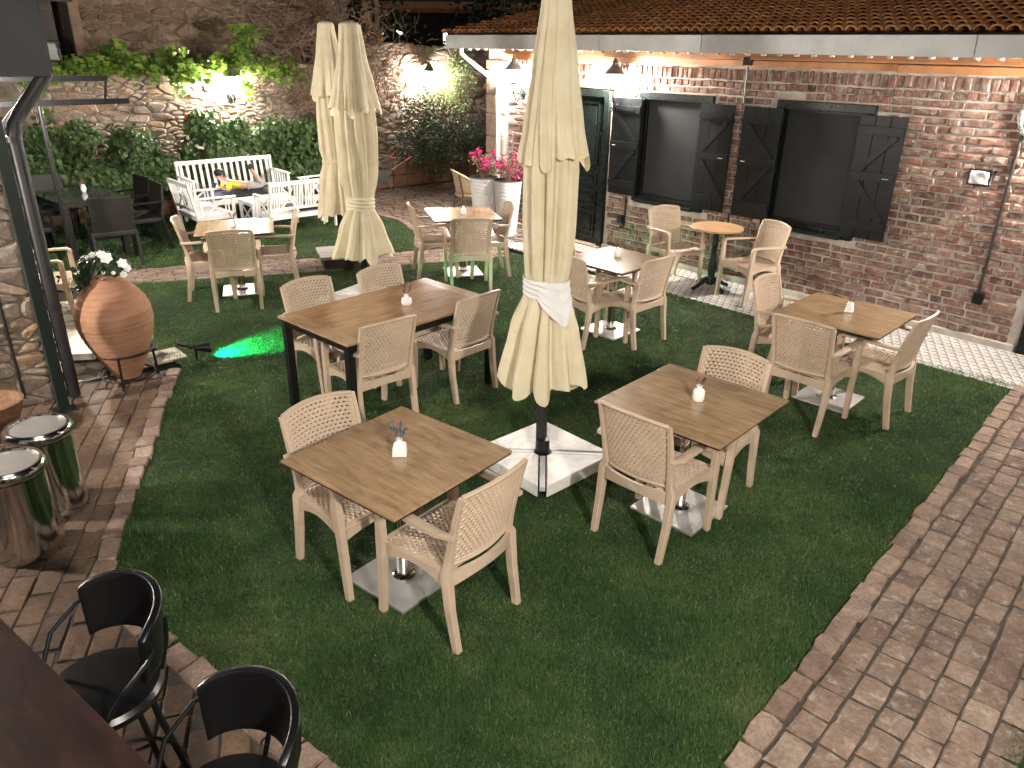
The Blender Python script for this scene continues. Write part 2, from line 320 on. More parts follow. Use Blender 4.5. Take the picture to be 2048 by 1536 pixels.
# ------------------------------------------------------------------ mesh helpers
class MB:
    def __init__(s): s.v = []; s.f = []; s.r = []; s.rnd = False
    def add(s, vs, fs, r=None):
        o = len(s.v); s.v.extend([tuple(p) for p in vs]); s.f.extend([tuple(i + o for i in f) for f in fs])
        if r is not None: s.rnd = True
        s.r.extend([r or 0.0] * len(fs)); return s
    def box(s, c, d, mat=None, r=None):
        x, y, z = d[0] / 2, d[1] / 2, d[2] / 2
        vs = [Vector((i * x, j * y, k * z)) for k in (-1, 1) for j in (-1, 1) for i in (-1, 1)]
        if mat is not None: vs = [mat @ p for p in vs]
        c = Vector(c); vs = [p + c for p in vs]
        return s.add(vs, [(0, 2, 3, 1), (4, 5, 7, 6), (0, 1, 5, 4), (2, 6, 7, 3), (0, 4, 6, 2), (1, 3, 7, 5)], r)
    def bar(s, a, b, w, h, up=(0, 0, 1), w2=None, h2=None):
        """rectangular bar from a to b; w across, h along 'up'"""
        a, b = Vector(a), Vector(b); d = (b - a).normalized(); up = Vector(up)
        x = d.cross(up)
        if x.length < 1e-5: x = d.cross(Vector((0, 1, 0)))
        x.normalize(); y = x.cross(d).normalized(); w2 = w if w2 is None else w2; h2 = h if h2 is None else h2
        vs = []
        for p, ww, hh in ((a, w, h), (b, w2, h2)):
            vs += [p - x * ww / 2 - y * hh / 2, p + x * ww / 2 - y * hh / 2, p + x * ww / 2 + y * hh / 2, p - x * ww / 2 + y * hh / 2]
        return s.add(vs, [(0, 3, 2, 1), (4, 5, 6, 7), (0, 1, 5, 4), (1, 2, 6, 5), (2, 3, 7, 6), (3, 0, 4, 7)])
    def tube(s, pts, rad, n=8, cap=True, r=None, closed=False):
        pts = [Vector(p) for p in pts]; m = len(pts)
        rad = rad if isinstance(rad, (list, tuple)) else [rad] * m
        vs = []; ref = None
        for i, p in enumerate(pts):
            if closed: t = pts[(i + 1) % m] - pts[i - 1]
            else: t = pts[min(i + 1, m - 1)] - pts[max(i - 1, 0)]
            t.normalize()
            if ref is None:
                ref = t.cross(Vector((0, 0, 1)))
                if ref.length < 1e-3: ref = Vector((1, 0, 0))
                ref.normalize()
            ref = (ref - t * ref.dot(t)); ref.normalize(); b = t.cross(ref)
            for k in range(n):
                a = 2 * PI * k / n; vs.append(p + (ref * math.cos(a) + b * math.sin(a)) * rad[i])
        fs = []
        for i in range(m if closed else m - 1):
            j = (i + 1) % m
            for k in range(n):
                l = (k + 1) % n; fs.append((i * n + k, i * n + l, j * n + l, j * n + k))
        if cap and not closed: fs += [tuple(range(n))[::-1], tuple((m - 1) * n + k for k in range(n))]
        return s.add(vs, fs, r)
    def ribbon(s, pts, w, h, side):
        """swept rectangle: w along 'side', h in the path's plane"""
        pts = [Vector(p) for p in pts]; side = Vector(side).normalized(); m = len(pts); vs = []
        w = w if isinstance(w, (list, tuple)) else [w] * m; h = h if isinstance(h, (list, tuple)) else [h] * m
        for i, p in enumerate(pts):
            t = (pts[min(i + 1, m - 1)] - pts[max(i - 1, 0)]).normalized(); n = t.cross(side).normalized()
            c = 0.22
            for a, b in ((-1, -1 + c), (-1 + c, -1), (1 - c, -1), (1, -1 + c), (1, 1 - c), (1 - c, 1), (-1 + c, 1), (-1, 1 - c)):
                vs.append(p + side * a * w[i] / 2 + n * b * h[i] / 2)
        fs = []
        for i in range(m - 1):
            for k in range(8):
                l = (k + 1) % 8; fs.append((i * 8 + k, i * 8 + l, (i + 1) * 8 + l, (i + 1) * 8 + k))
        fs += [tuple(range(8))[::-1], tuple((m - 1) * 8 + k for k in range(8))]
        return s.add(vs, fs)
    def lathe(s, prof, n=24, c=(0, 0, 0), cap=True, r=None):
        c = Vector(c); vs = []
        for rr, z in prof:
            for k in range(n):
                a = 2 * PI * k / n; vs.append(c + Vector((rr * math.cos(a), rr * math.sin(a), z)))
        fs = []
        for i in range(len(prof) - 1):
            for k in range(n):
                l = (k + 1) % n; fs.append((i * n + k, i * n + l, (i + 1) * n + l, (i + 1) * n + k))
        if cap: fs += [tuple(range(n))[::-1], tuple((len(prof) - 1) * n + k for k in range(n))]
        return s.add(vs, fs, r)
    def prism(s, poly, z0, z1, r=None):
        n = len(poly); vs = [(p[0], p[1], z0) for p in poly] + [(p[0], p[1], z1) for p in poly]
        return s.add(vs, [tuple(range(n))[::-1], tuple(range(n, 2 * n))] + [(i, (i + 1) % n, n + (i + 1) % n, n + i) for i in range(n)], r)
    def mesh(s, name, mat=None, smooth=False, bevel=0.0):
        me = bpy.data.meshes.new(name); me.from_pydata(s.v, [], s.f)
        if s.rnd:
            a = me.attributes.new('rnd', 'FLOAT', 'FACE'); a.data.foreach_set('value', s.r)
        if bevel or True:
            bm = bmesh.new(); bm.from_mesh(me)
            bmesh.ops.recalc_face_normals(bm, faces=bm.faces)
            if bevel: bmesh.ops.bevel(bm, geom=[e for e in bm.edges if e.is_manifold and e.calc_face_angle(0) > 0.6], offset=bevel, segments=2, affect='EDGES', profile=0.6, clamp_overlap=True)
            bm.to_mesh(me); bm.free()
        if smooth:
            me.polygons.foreach_set('use_smooth', [True] * len(me.polygons))
            me.set_sharp_from_angle(angle=math.radians(38)) if hasattr(me, 'set_sharp_from_angle') else None
        if mat: me.materials.append(M[mat] if isinstance(mat, str) else mat)
        return me
    def build(s, name, mat, parent=None, smooth=False, bevel=0.0):
        return link(name, s.mesh(name, mat, smooth, bevel), parent)
def link(name, me, parent=None):
    o = bpy.data.objects.new(name, me); COL.objects.link(o)
    if parent: o.parent = parent
    return o
def empty(name, loc=(0, 0, 0), rz=0.0):
    o = bpy.data.objects.new(name, None); COL.objects.link(o); o.location = loc; o.rotation_euler = (0, 0, rz); o.empty_display_size = 0.1; return o
def tag(o, label=None, cat=None, group=None, kind=None):
    if label: o['label'] = label
    if cat: o['category'] = cat
    if group: o['group'] = group
    if kind: o['kind'] = kind
    return o
KIDS = {}
def copy_tree(o, parent=None, children=None):
    kids = [c for c in bpy.data.objects if c.parent == o] if children is None else children
    c = o.copy(); COL.objects.link(c); c.parent = parent
    for k in kids: copy_tree(k, c)
    return c
def inpoly(x, y, P):
    r = False; j = len(P) - 1
    for i in range(len(P)):
        if (P[i][1] > y) != (P[j][1] > y) and x < (P[j][0] - P[i][0]) * (y - P[i][1]) / (P[j][1] - P[i][1]) + P[i][0]: r = not r
        j = i
    return r
def nz(x, y=0.0, z=0.0): return mnoise.noise(Vector((x, y, z)))
def cam_dist(p): return math.sqrt(p[0] ** 2 + p[1] ** 2 + (CAM_H - p[2]) ** 2)
def facing(a): return Vector((-math.sin(a), math.cos(a), 0))

# ------------------------------------------------------------------ ground, lawns, paving
def sheet(name, poly, z, mat):
    b = MB(); b.add([(p[0], p[1], z) for p in poly], [tuple(range(len(poly)))])
    o = b.build(name, mat); tag(o, kind='structure')
    if o.data.polygons[0].normal.z < 0: o.data.flip_normals()
    return o
sheet('ground', [(-120, -60), (120, -60), (120, 160), (-120, 160)], -0.05, 'earth')
LAWN = [(4.34, 5.98), (-0.02, 10.30), (-0.13, 10.04), (-2.53, 9.12), (-4.55, 8.46), (-4.85, 7.75), (-3.37, 6.56), (-2.86, 6.05),
        (-2.68, 5.23), (-2.12, 3.21), (-1.81, 2.91), (-0.64, 2.05), (0.20, 1.45), (0.41, 1.45), (0.87, 2.12), (1.43, 2.78), (2.30, 3.73)]
LAWN2 = [(-5.6, 8.72), (-4.11, 9.37), (-2.71, 9.85), (-1.31, 10.37), (-1.36, 10.9), (-1.52, 11.5), (-1.87, 12.3), (-2.45, 12.8), (-3.1, 13.2),
         (-3.9, 13.75), (-5.3, 12.9), (-6.6, 11.8), (-8.2, 10.4), (-7.2, 9.2)]
LAWN3 = [(2.62, 2.88), (2.22, 2.45), (1.75, 1.93), (1.5, 1.6), (4.0, 1.6), (4.6, 3.0)]
sheet('lawn_front', LAWN, 0.0, 'turf'); sheet('lawn_back', LAWN2, 0.0, 'turf'); sheet('lawn_side', LAWN3, 0.0, 'turf')

def grass(name, poly, count, label, hmin=0.011, hmax=0.027, wmul=1.0):
    P = np.array(poly); lo, hi = P.min(0), P.max(0)
    def inside(x, y):
        r = np.zeros(len(x), bool); j = len(P) - 1
        for i in range(len(P)):
            c = ((P[i, 1] > y) != (P[j, 1] > y)) & (x < (P[j, 0] - P[i, 0]) * (y - P[i, 1]) / (P[j, 1] - P[i, 1] + 1e-12) + P[i, 0]); r ^= c; j = i
        return r
    X = np.empty(0); Y = np.empty(0)
    while len(X) < count:
        n = count
        x = rng.uniform(lo[0], hi[0], n); y = rng.uniform(lo[1], hi[1], n)
        d2 = x * x + y * y + 6.6
        k = inside(x, y) & (rng.uniform(0, 1, n) < np.clip(11.0 / d2, 0.0, 1.0))
        X = np.concatenate([X, x[k]]); Y = np.concatenate([Y, y[k]])
    X, Y = X[:count], Y[:count]
    d = np.sqrt(X * X + Y * Y + 6.6)
    a = rng.uniform(0, 2 * PI, count); lean = rng.uniform(0.3, 1.35, count)
    patch = np.sin(X * 2.1 + np.sin(Y * 1.7)) * np.sin(Y * 2.6 + 1.3 * np.sin(X * 1.1))
    clump = np.sin(X * 13 + 3 * np.sin(Y * 5)) * np.sin(Y * 15 + 2.5 * np.sin(X * 7)); L = rng.uniform(hmin, hmax, count) * (1 + 0.3 * patch + 0.25 * clump); w = rng.uniform(0.0007, 0.0014, count) * wmul * np.clip(d / 3.6, 1, 4)
    la = a + rng.uniform(-0.6, 0.6, count) + PI / 2
    tip = np.stack([X + np.cos(la) * L * np.sin(lean), Y + np.sin(la) * L * np.sin(lean), L * np.cos(lean)], 1)
    p0 = np.stack([X - np.cos(a) * w, Y - np.sin(a) * w, np.zeros(count)], 1); p1 = np.stack([X + np.cos(a) * w, Y + np.sin(a) * w, np.zeros(count)], 1)
    v = np.empty((count * 3, 3)); v[0::3] = p0; v[1::3] = p1; v[2::3] = tip
    rv = rng.uniform(0, 1, count); dead = rng.uniform(0, 1, count) < 0.02; rv[dead] = 1.9
    me = bpy.data.meshes.new(name); me.vertices.add(count * 3); me.vertices.foreach_set('co', v.ravel().astype(np.float32))
    me.loops.add(count * 3); me.loops.foreach_set('vertex_index', np.arange(count * 3, dtype=np.int32))
    me.polygons.add(count); me.polygons.foreach_set('loop_start', np.arange(0, count * 3, 3, dtype=np.int32))
    me.update(calc_edges=True)
    at = me.attributes.new('rnd', 'FLOAT', 'FACE'); at.data.foreach_set('value', rv.astype(np.float32))
    me.materials.append(M['grass']); o = link(name, me); tag(o, label, 'grass', kind='stuff'); return o
grass('grass', LAWN, 1500000, 'short mown green grass of the large front lawn')
grass('grass', LAWN2, 170000, 'short green grass of the small lawn behind the brick path', wmul=1.2)
grass('grass', LAWN3, 60000, 'green grass in the corner beyond the wide brick path')

VAR = {}
def pillow_mesh(name, mat, l, w, h, seed, jit=0.06, crown=0.2, mn=(0.012)):
    """one brick/paver: jittered block with a rounded upper edge, top at z=h, ~26 faces"""
    r = random.Random(seed); b = MB()
    def ring(sx, sy, z):
        out = []
        for (i, j) in ((-1, -1), (0, -1), (1, -1), (1, 0), (1, 1), (0, 1), (-1, 1), (-1, 0)):
            k = r.uniform(0.93, 1.0) if i and j else 1.0
            out.append((i * sx * k * (1 + r.uniform(-jit, jit)), j * sy * k * (1 + r.uniform(-jit, jit)), z + r.uniform(-0.1, 0.1) * h * 0.3))
        return out
    A = ring(l / 2, w / 2, 0); B = [(x, y, h * (1 - crown)) for x, y, z in A]; e = min(l, w) * 0.055
    C = [(x * (1 - 2 * e / l), y * (1 - 2 * e / w), h + r.uniform(-0.08, 0.08) * h) for x, y, z in A]
    vs = A + B + C + [(0, 0, h * 1.03)]; fs = []
    for q in range(2):
        for k in range(8): fs.append((q * 8 + k, q * 8 + (k + 1) % 8, q * 8 + 8 + (k + 1) % 8, q * 8 + 8 + k))
    for k in range(8): fs.append((16 + k, 16 + (k + 1) % 8, 24))
    b.add(vs, fs); return b.mesh(name, mat, smooth=False)
def lay(parent, name, mat, spots, dims, h, limit=300, seed=1, variants=10, rest_name=None, jit=0.06):
    """spots: (x, y, z, angle, sx, sy, score); nearest become single parts, the rest one joined part"""
    vs = [pillow_mesh(name, mat, dims[0], dims[1], h, seed * 100 + i, jit) for i in range(variants)]
    spots = sorted(spots, key=lambda s: -s[6]); r = random.Random(seed)
    for s in spots[:limit]:
        o = link(name, r.choice(vs), parent); o.location = s[:3]; o.rotation_euler = (r.uniform(-0.02, 0.02), r.uniform(-0.02, 0.02), s[3]); o.scale = (s[4], s[5], 1)
    if len(spots) > limit:
        b = MB(); data = [([tuple(v.co) for v in me.vertices], [tuple(p.vertices) for p in me.polygons]) for me in vs]
        for s in spots[limit:]:
            V, F = r.choice(data); c, sn = math.cos(s[3]), math.sin(s[3])
            b.add([(s[0] + c * x * s[4] - sn * y * s[5], s[1] + sn * x * s[4] + c * y * s[5], s[2] + z) for x, y, z in V], F, r.random() or 0.01)
        o = b.build(rest_name or name, mat, parent); o['kind'] = 'stuff'
def pave(poly, ox, oy, ang, l, w, gap, z, stagger=True, seed=1, keep=None, jl=0.25, yref=None):
    """rows of pavers along 'ang' filling a polygon"""
    r = random.Random(seed); c, s = math.cos(ang), math.sin(ang)
    loc = [((p[0] - ox) * c + (p[1] - oy) * s, -(p[0] - ox) * s + (p[1] - oy) * c) for p in poly]
    x0, x1 = min(p[0] for p in loc), max(p[0] for p in loc); y0, y1 = min(p[1] for p in loc), max(p[1] for p in loc)
    out = []; y = y0 + w / 2; k = 0
    if yref is not None: y = yref + math.floor((y0 - yref) / w) * w
    while y < y1 + w / 2:
        x = x0 + (r.uniform(0, l) if stagger else 0)
        while x < x1 + l:
            ll = l * (1 + r.uniform(-jl, jl)); cx = x + ll / 2; dy = 0.012 * nz(cx * 1.3, y * 2.0, seed)
            X, Y = ox + cx * c - (y + dy) * s, oy + cx * s + (y + dy) * c
            if inpoly(cx, y, loc) and (keep is None or keep(X, Y)):
                out.append((X, Y, z + r.uniform(-0.004, 0.003), ang + r.uniform(-0.025, 0.025), (ll - gap) / l, (w - gap) / w, 1.0 / cam_dist((X, Y, 0)) ** 2))
            x += ll
        y += w; k += 1
    return out
def far_from(pts, x, y, dmin):
    for (x0, y0), (x1, y1) in zip(pts, pts[1:]):
        L2 = (x1 - x0) ** 2 + (y1 - y0) ** 2; t = max(0.0, min(1.0, ((x - x0) * (x1 - x0) + (y - y0) * (y1 - y0)) / L2))
        if math.hypot(x - x0 - t * (x1 - x0), y - y0 - t * (y1 - y0)) < dmin: return False
    return True
BR = [(4.34, 5.93), (0.87, 2.08), (0.42, 1.58)]
BL1, BL2 = [(-2.90, 5.98), (-2.70, 5.2), (-2.15, 3.24)], [(-1.84, 2.90), (-0.66, 2.03), (-0.1, 1.6)]
def in_view(x, y, z=0.0, m=0.06):
    p = Vector((x, y, z - CAM_H)); d = p.dot(_f)
    if d < 0.3: return False
    a, b = p.dot(_x2) / d, p.dot(_u2) / d
    return abs(a) < 0.676 + m and abs(b) < 0.507 + m

# wide brick path at the right of the lawn
PATH_R = [(4.31, 5.93), (2.27, 3.70), (1.40, 2.75), (0.84, 2.10), (0.35, 1.5), (1.42, 1.5), (1.75, 1.9), (2.24, 2.42), (2.64, 2.86), (5.2, 5.1)]
pr = sheet('brick_path', PATH_R, -0.003, 'joint')
a_r = math.atan2(5.93 - 2.08, 4.34 - 0.87)
sp = pave(PATH_R, 0.87, 2.08, a_r, 0.175, 0.130, 0.008, -0.028, seed=3, keep=lambda x, y: in_view(x, y) and far_from(BR, x, y, 0.10), jl=0.3, yref=-0.124)
lay(pr, 'paver', 'paver', sp, (0.175, 0.130), 0.034, 300, 3, 14)
# narrow brick path across the back of the lawn
PATH_B = [(-0.10, 10.10), (-2.53, 9.14), (-4.55, 8.48), (-5.6, 8.1), (-5.9, 8.6), (-4.11, 9.35), (-2.71, 9.83), (-1.31, 10.35), (-0.3, 10.72)]
pb = sheet('back_path', PATH_B, -0.003, 'joint')
sp = pave(PATH_B, -2.53, 9.14, math.radians(21.5), 0.21, 0.095, 0.007, -0.028, seed=5)
lay(pb, 'paver', 'paver', sp, (0.21, 0.095), 0.034, 300, 5)
# brown paving at the left with a border of rounded setts
PAVE_L = [(-2.86, 6.02), (-2.66, 5.2), (-2.12, 3.23), (-1.80, 2.91), (-0.64, 2.05), (0.1, 1.5), (-1.0, 0.6), (-4.2, 2.2), (-4.4, 5.3), (-3.55, 5.75)]
pl = sheet('brown_paving', PAVE_L, -0.003, 'joint')
sp = pave(PAVE_L, -2.90, 5.98, math.radians(105.3), 0.235, 0.125, 0.007, -0.028, seed=7, keep=lambda x, y: in_view(x, y, 0, 0.1) and far_from(BL1, x, y, 0.10) and far_from(BL2, x, y, 0.115), yref=0.122)
lay(pl, 'paver', 'paver_dark', sp, (0.235, 0.125), 0.033, 300, 7)
def border(parent, pts, l, w, seed, z=-0.022):
    r = random.Random(seed); out = []
    for (x0, y0), (x1, y1) in zip(pts, pts[1:]):
        L = math.hypot(x1 - x0, y1 - y0); a = math.atan2(y1 - y0, x1 - x0); t = 0.0
        while t < L - l * 0.4:
            ll = l * r.uniform(0.7, 1.35); f = (t + ll / 2) / L
            out.append((x0 + (x1 - x0) * f + r.uniform(-.008, .008), y0 + (y1 - y0) * f + r.uniform(-.008, .008), z, a + r.uniform(-.06, .06), (ll - 0.012) / l, r.uniform(0.85, 1.1), 1.0)); t += ll
    lay(parent, 'sett', 'sett', out, (l, w), 0.045, 300, seed, 8, jit=0.1)
border(pl, [(-2.90, 5.98), (-2.70, 5.2), (-2.15, 3.24)], 0.17, 0.11, 11)
border(pl, [(-1.84, 2.90), (-0.66, 2.03), (-0.1, 1.6)], 0.17, 0.12, 12)
border(pr, BR, 0.17, 0.11, 13)
# cobbled yard at the back, beyond the small lawn
YARD = [(-0.2, 10.75), (-1.25, 10.45), (-1.30, 10.9), (-1.46, 11.5), (-1.81, 12.3), (-2.4, 12.85), (-3.05, 13.25), (-3.85, 13.8), (-2.6, 15.2), (-0.6, 17.0), (1.6, 15.0), (1.2, 11.4)]
py = sheet('cobbled_yard', YARD, -0.003, 'joint')
sp = pave(YARD, -1.3, 10.9, math.radians(30), 0.20, 0.13, 0.015, -0.028, seed=9, keep=lambda x, y: in_view(x, y, 0, 0.02) and toUV(x, y)[1] > -3.5)
lay(py, 'paver', 'paver_dark', sp, (0.20, 0.13), 0.036, 300, 9)
border(py, [(-1.28, 10.45), (-1.33, 10.9), (-1.49, 11.5), (-1.84, 12.3), (-2.43, 12.83), (-3.08, 13.22), (-3.9, 13.78)], 0.2, 0.13, 14)

# patterned tile terrace along the brick building and the star tiles by the stone house
TS = empty('tile_terrace', W(0, 0, 0), ROT); tag(TS, kind='structure')
ts = 0.345; tm = None
bs = MB(); bs.add([(-5.6, -1.05, -0.012), (3.6, -1.05, -0.012), (3.6, 0.02, -0.012), (-5.6, 0.02, -0.012)], [(0, 1, 2, 3)]); bs.build('tile_bed', 'joint', TS)
tb = MB(); tb.box((0, 0, 0), (ts - 0.003, ts - 0.003, 0.02)); tmesh = tb.mesh('floor_tile', 'tile_wave', bevel=0.0015)
for i in range(26):
    for j in range(3):
        o = link('floor_tile', tmesh, TS); o.location = (-5.4 + ts * (i + 0.5), -1.04 + ts * (j + 0.5), -0.004 + random.uniform(-0.0015, 0.0015)); o.rotation_euler = (random.uniform(-.004, .004), random.uniform(-.004, .004), 0)
TT = empty('star_tile_terrace', (0, 0, 0)); tag(TT, kind='structure')
STAR = [(-2.88, 6.10), (-4.85, 7.80), (-6.2, 7.1), (-3.62, 5.62)]
sb = MB(); sb.box((0, 0, 0), (0.297, 0.297, 0.02)); smesh = sb.mesh('floor_tile', 'tile_star', bevel=0.0015)
for i in range(-40, 40):
    for j in range(-60, 60):
        X, Y = 0.30 * (i + 0.5), 0.30 * (j + 0.5)
        c, s = math.cos(ROT), math.sin(ROT); x, y = X * c - Y * s, X * s + Y * c
        if inpoly(x, y, STAR):
            o = link('floor_tile', smesh, TT); o.location = (x, y, 0.0 + random.uniform(-0.001, 0.001)); o.rotation_euler = (0, 0, ROT)

# ------------------------------------------------------------------ brick building (local x = u, local y = -v)
BB = empty('brick_building', W(0, 0, 0), ROT)
tag(BB, 'old red brick building with grey gutter, charcoal shutters and clay tile roof', 'building')
U0, U1, ZT = -5.2, 3.6, 2.43
OPEN = [(-3.60, -2.68, 0.0, 2.11), (-2.19, -1.09, 0.75, 2.11), (-0.26, 0.83, 0.75, 2.12), (2.60, 3.5, 0.0, 2.1)]
xs = sorted({U0, U1} | {o[0] for o in OPEN} | {o[1] for o in OPEN}); zs = sorted({0.0, ZT + 0.15} | {o[2] for o in OPEN} | {o[3] for o in OPEN})
wb = MB()
for a, b_ in zip(xs, xs[1:]):
    for c, d in zip(zs, zs[1:]):
        if any(o[0] < (a + b_) / 2 < o[1] and o[2] < (c + d) / 2 < o[3] for o in OPEN): continue
        wb.box(((a + b_) / 2, 0.2, (c + d) / 2), (b_ - a, 0.4, d - c))
wall = wb.build('wall', 'mortar', BB)
ends = MB(); ends.box((U0 + 0.2, 2.2, 1.3), (0.4, 3.6, 2.6)); ends.box(((U0 + U1) / 2, 4.2, 1.3), (U1 - U0, 0.3, 2.6)); ends.build('rear_wall', 'mortar', BB)
def brick_mesh(l, h, d, seed):
    r = random.Random(seed); b = MB(); j = 0.0055
    def ring(k, y): return [(i * (l / 2 - k) + r.uniform(-j, j), y, q * (h / 2 - k * 0.9) + r.uniform(-j, j)) for i, q in ((-1, -1), (0, -1.03), (1, -1), (1.01, 0), (1, 1), (0, 1.03), (-1, 1), (-1.01, 0))]
    A, B, C = ring(0, 0.01), ring(0.001, -d * 0.55), ring(0.007, -d)
    vs = A + B + C + [(0, -d * 1.06, 0)]; fs = []
    for q in range(2):
        for k in range(8): fs.append((q * 8 + k, q * 8 + (k + 1) % 8, q * 8 + 8 + (k + 1) % 8, q * 8 + 8 + k))
    for k in range(8): fs.append((16 + k, 16 + (k + 1) % 8, 24))
    b.add(vs, fs); return b.mesh('brick', 'brick')
strs = [brick_mesh(0.205, 0.058, random.uniform(0.011, 0.026), 100 + i) for i in range(12)]
heads = [brick_mesh(0.098, 0.058, random.uniform(0.011, 0.026), 200 + i) for i in range(8)]
uprs = [brick_mesh(0.060, 0.115, random.uniform(0.011, 0.026), 300 + i) for i in range(6)]
spots = []
def clear(u, z, hl, hh):
    for o in OPEN[:3] + [OPEN[3]]:
        if o[0] - 0.01 < u + hl and u - hl < o[1] + 0.01 and o[2] - 0.015 < z + hh and z - hh < o[3] + 0.014: return False
    return True
z = 0.10; row = 0
r_ = random.Random(21)
while z < 2.20:
    u = -4.70 + (0.0 if row % 2 else 0.11) + r_.uniform(-0.03, 0.03)
    while u < U1:
        hd = r_.random() < 0.3; l = (0.098 if hd else 0.205) * r_.uniform(0.9, 1.08)
        cu = u + l / 2; zz = z + 0.018 * nz(cu * 0.8, row * 0.3, 3.3) + r_.uniform(-0.003, 0.003)
        if clear(cu, zz, l / 2, 0.03): spots.append((cu, zz, heads if hd else strs, l / (0.098 if hd else 0.205), r_.uniform(0.9, 1.08)))
        elif not hd:
            for cc in (cu - l * 0.27, cu + l * 0.27):
                if clear(cc, zz, 0.046, 0.03): spots.append((cc, zz, heads, 0.92, 1.0))
        u += l + r_.uniform(0.012, 0.032)
    z += 0.0765; row += 1
for zc, kind in ((2.245, 'h'), (2.35, 'u')):
    u = -4.70
    while u < U1:
        l = r_.uniform(0.075, 0.1) if kind == 'h' else r_.uniform(0.05, 0.066)
        spots.append((u + l / 2, zc + r_.uniform(-0.006, 0.006), heads if kind == 'h' else uprs, l / (0.098 if kind == 'h' else 0.06), r_.uniform(0.95, 1.2) if kind == 'h' else r_.uniform(0.9, 1.05))); u += l + r_.uniform(0.014, 0.024)
spots.sort(key=lambda s: cam_dist(W(s[0], 0, s[1])) + (5 if s[0] > 2.75 else 0))
rest = MB()
for i, (u, zz, vs, sx, sz) in enumerate(spots):
    me = r_.choice(vs)
    if i < 300:
        o = link('brick', me, wall); o.location = (u, 0.0, zz); o.scale = (sx, r_.uniform(0.7, 1.3), sz); o.rotation_euler = (0, r_.uniform(-0.02, 0.02), 0)
    else:
        k = r_.uniform(0.7, 1.3)
        rest.add([(u + v.co.x * sx, v.co.y * k, zz + v.co.z * sz) for v in me.vertices], [tuple(p.vertices) for p in me.polygons], r_.random() or 0.01)
o = rest.build('brick', 'brick', wall); o['kind'] = 'stuff'
# pale stone quoins at the far corner
zq = 0.02
while zq < 2.42:
    h = r_.uniform(0.2, 0.36); h = min(h, 2.43 - zq); ln = r_.uniform(0.38, 0.52); k = 0
    uu = U0 - 0.03
    for part in ([ln] if r_.random() < 0.5 else [ln * 0.55, ln * 0.45]):
        q = MB(); vs = []
        q.box((uu + part / 2, -0.012, zq + h / 2), (part - 0.02, 0.05, h - 0.02)); me = q.mesh('quoin_stone', 'quoin', bevel=0.012)
        for v in me.vertices: v.co.x += r_.uniform(-.008, .008); v.co.z += r_.uniform(-.008, .008)
        link('quoin_stone', me, wall); uu += part
    zq += h
sk = MB(); sk.box(((-4.7 - 3.6) / 2, -0.03, 0.035), (1.1, 0.06, 0.07)); sk.box(((-2.66 + 2.58) / 2, -0.03, 0.035), (5.24, 0.06, 0.07)); sk.build('skirting', 'mortar', BB, bevel=0.006)
# timber wall plates, lintel, soffit, gutter fascia
for a, b_, z0, z1, d in ((-4.75, -3.4, 2.44, 2.508, 0.03), (-3.39, 0.95, 2.44, 2.508, 0.035), (0.96, 3.6, 2.43, 2.50, 0.05)):
    q = MB(); q.box(((a + b_) / 2, -d / 2 - 0.002, (z0 + z1) / 2), (b_ - a, d, z1 - z0)); q.build('wall_plate', 'pine', BB, bevel=0.004)
q = MB(); q.box((-0.6, -0.06, 2.548), (8.3, 0.12, 0.07)); q.build('timber_beam', 'pine', BB, bevel=0.006)
q = MB(); q.box((-3.12, -0.012, 2.155), (1.15, 0.03, 0.07)); q.build('lintel', 'pine', BB, bevel=0.004)
for o_ in (OPEN[1], OPEN[2]):
    q = MB(); q.box(((o_[0] + o_[1]) / 2, -0.012, o_[3] + 0.008), (o_[1] - o_[0] + 0.03, 0.03, 0.013)); q.build('window_head', 'quoin', BB, bevel=0.004)
for k in range(17):
    q = MB(); q.box((-5.4 + k * 0.55, -0.14, 2.622), (0.06, 0.30, 0.06), Matrix.Rotation(math.radians(-5), 3, 'X')); q.build('rafter', 'pine', BB)
q = MB(); q.box((-1.0, -0.13, 2.668), (9.4, 0.34, 0.015), Matrix.Rotation(math.radians(-7), 3, 'X')); q.build('soffit_board', 'pine', BB)
fx = [-5.68, -2.55, -1.05, 1.75, 4.0]
for a, b_ in zip(fx, fx[1:]):
    q = MB(); q.add([(a, -0.45, 2.575), (b_ - 0.006, -0.45, 2.575), (b_ - 0.006, -0.47, 2.755), (a, -0.47, 2.755), (a, -0.34, 2.575), (b_ - 0.006, -0.34, 2.575), (b_ - 0.006, -0.30, 2.755), (a, -0.30, 2.755)],
          [(0, 1, 2, 3), (4, 7, 6, 5), (0, 4, 5, 1), (0, 3, 7, 4), (1, 5, 6, 2), (3, 2, 6, 7)]); q.build('gutter', 'grey_fascia', BB, bevel=0.004)
nt_ = MB()
for k in range(46):
    nt_.lathe([(0.028, 0), (0.03, 0.02), (0.012, 0.03)], 8, (-5.3 + k * 0.19, -0.30, 2.555))
nt_.build('plaster_tile_end', 'mortar', BB, smooth=True)

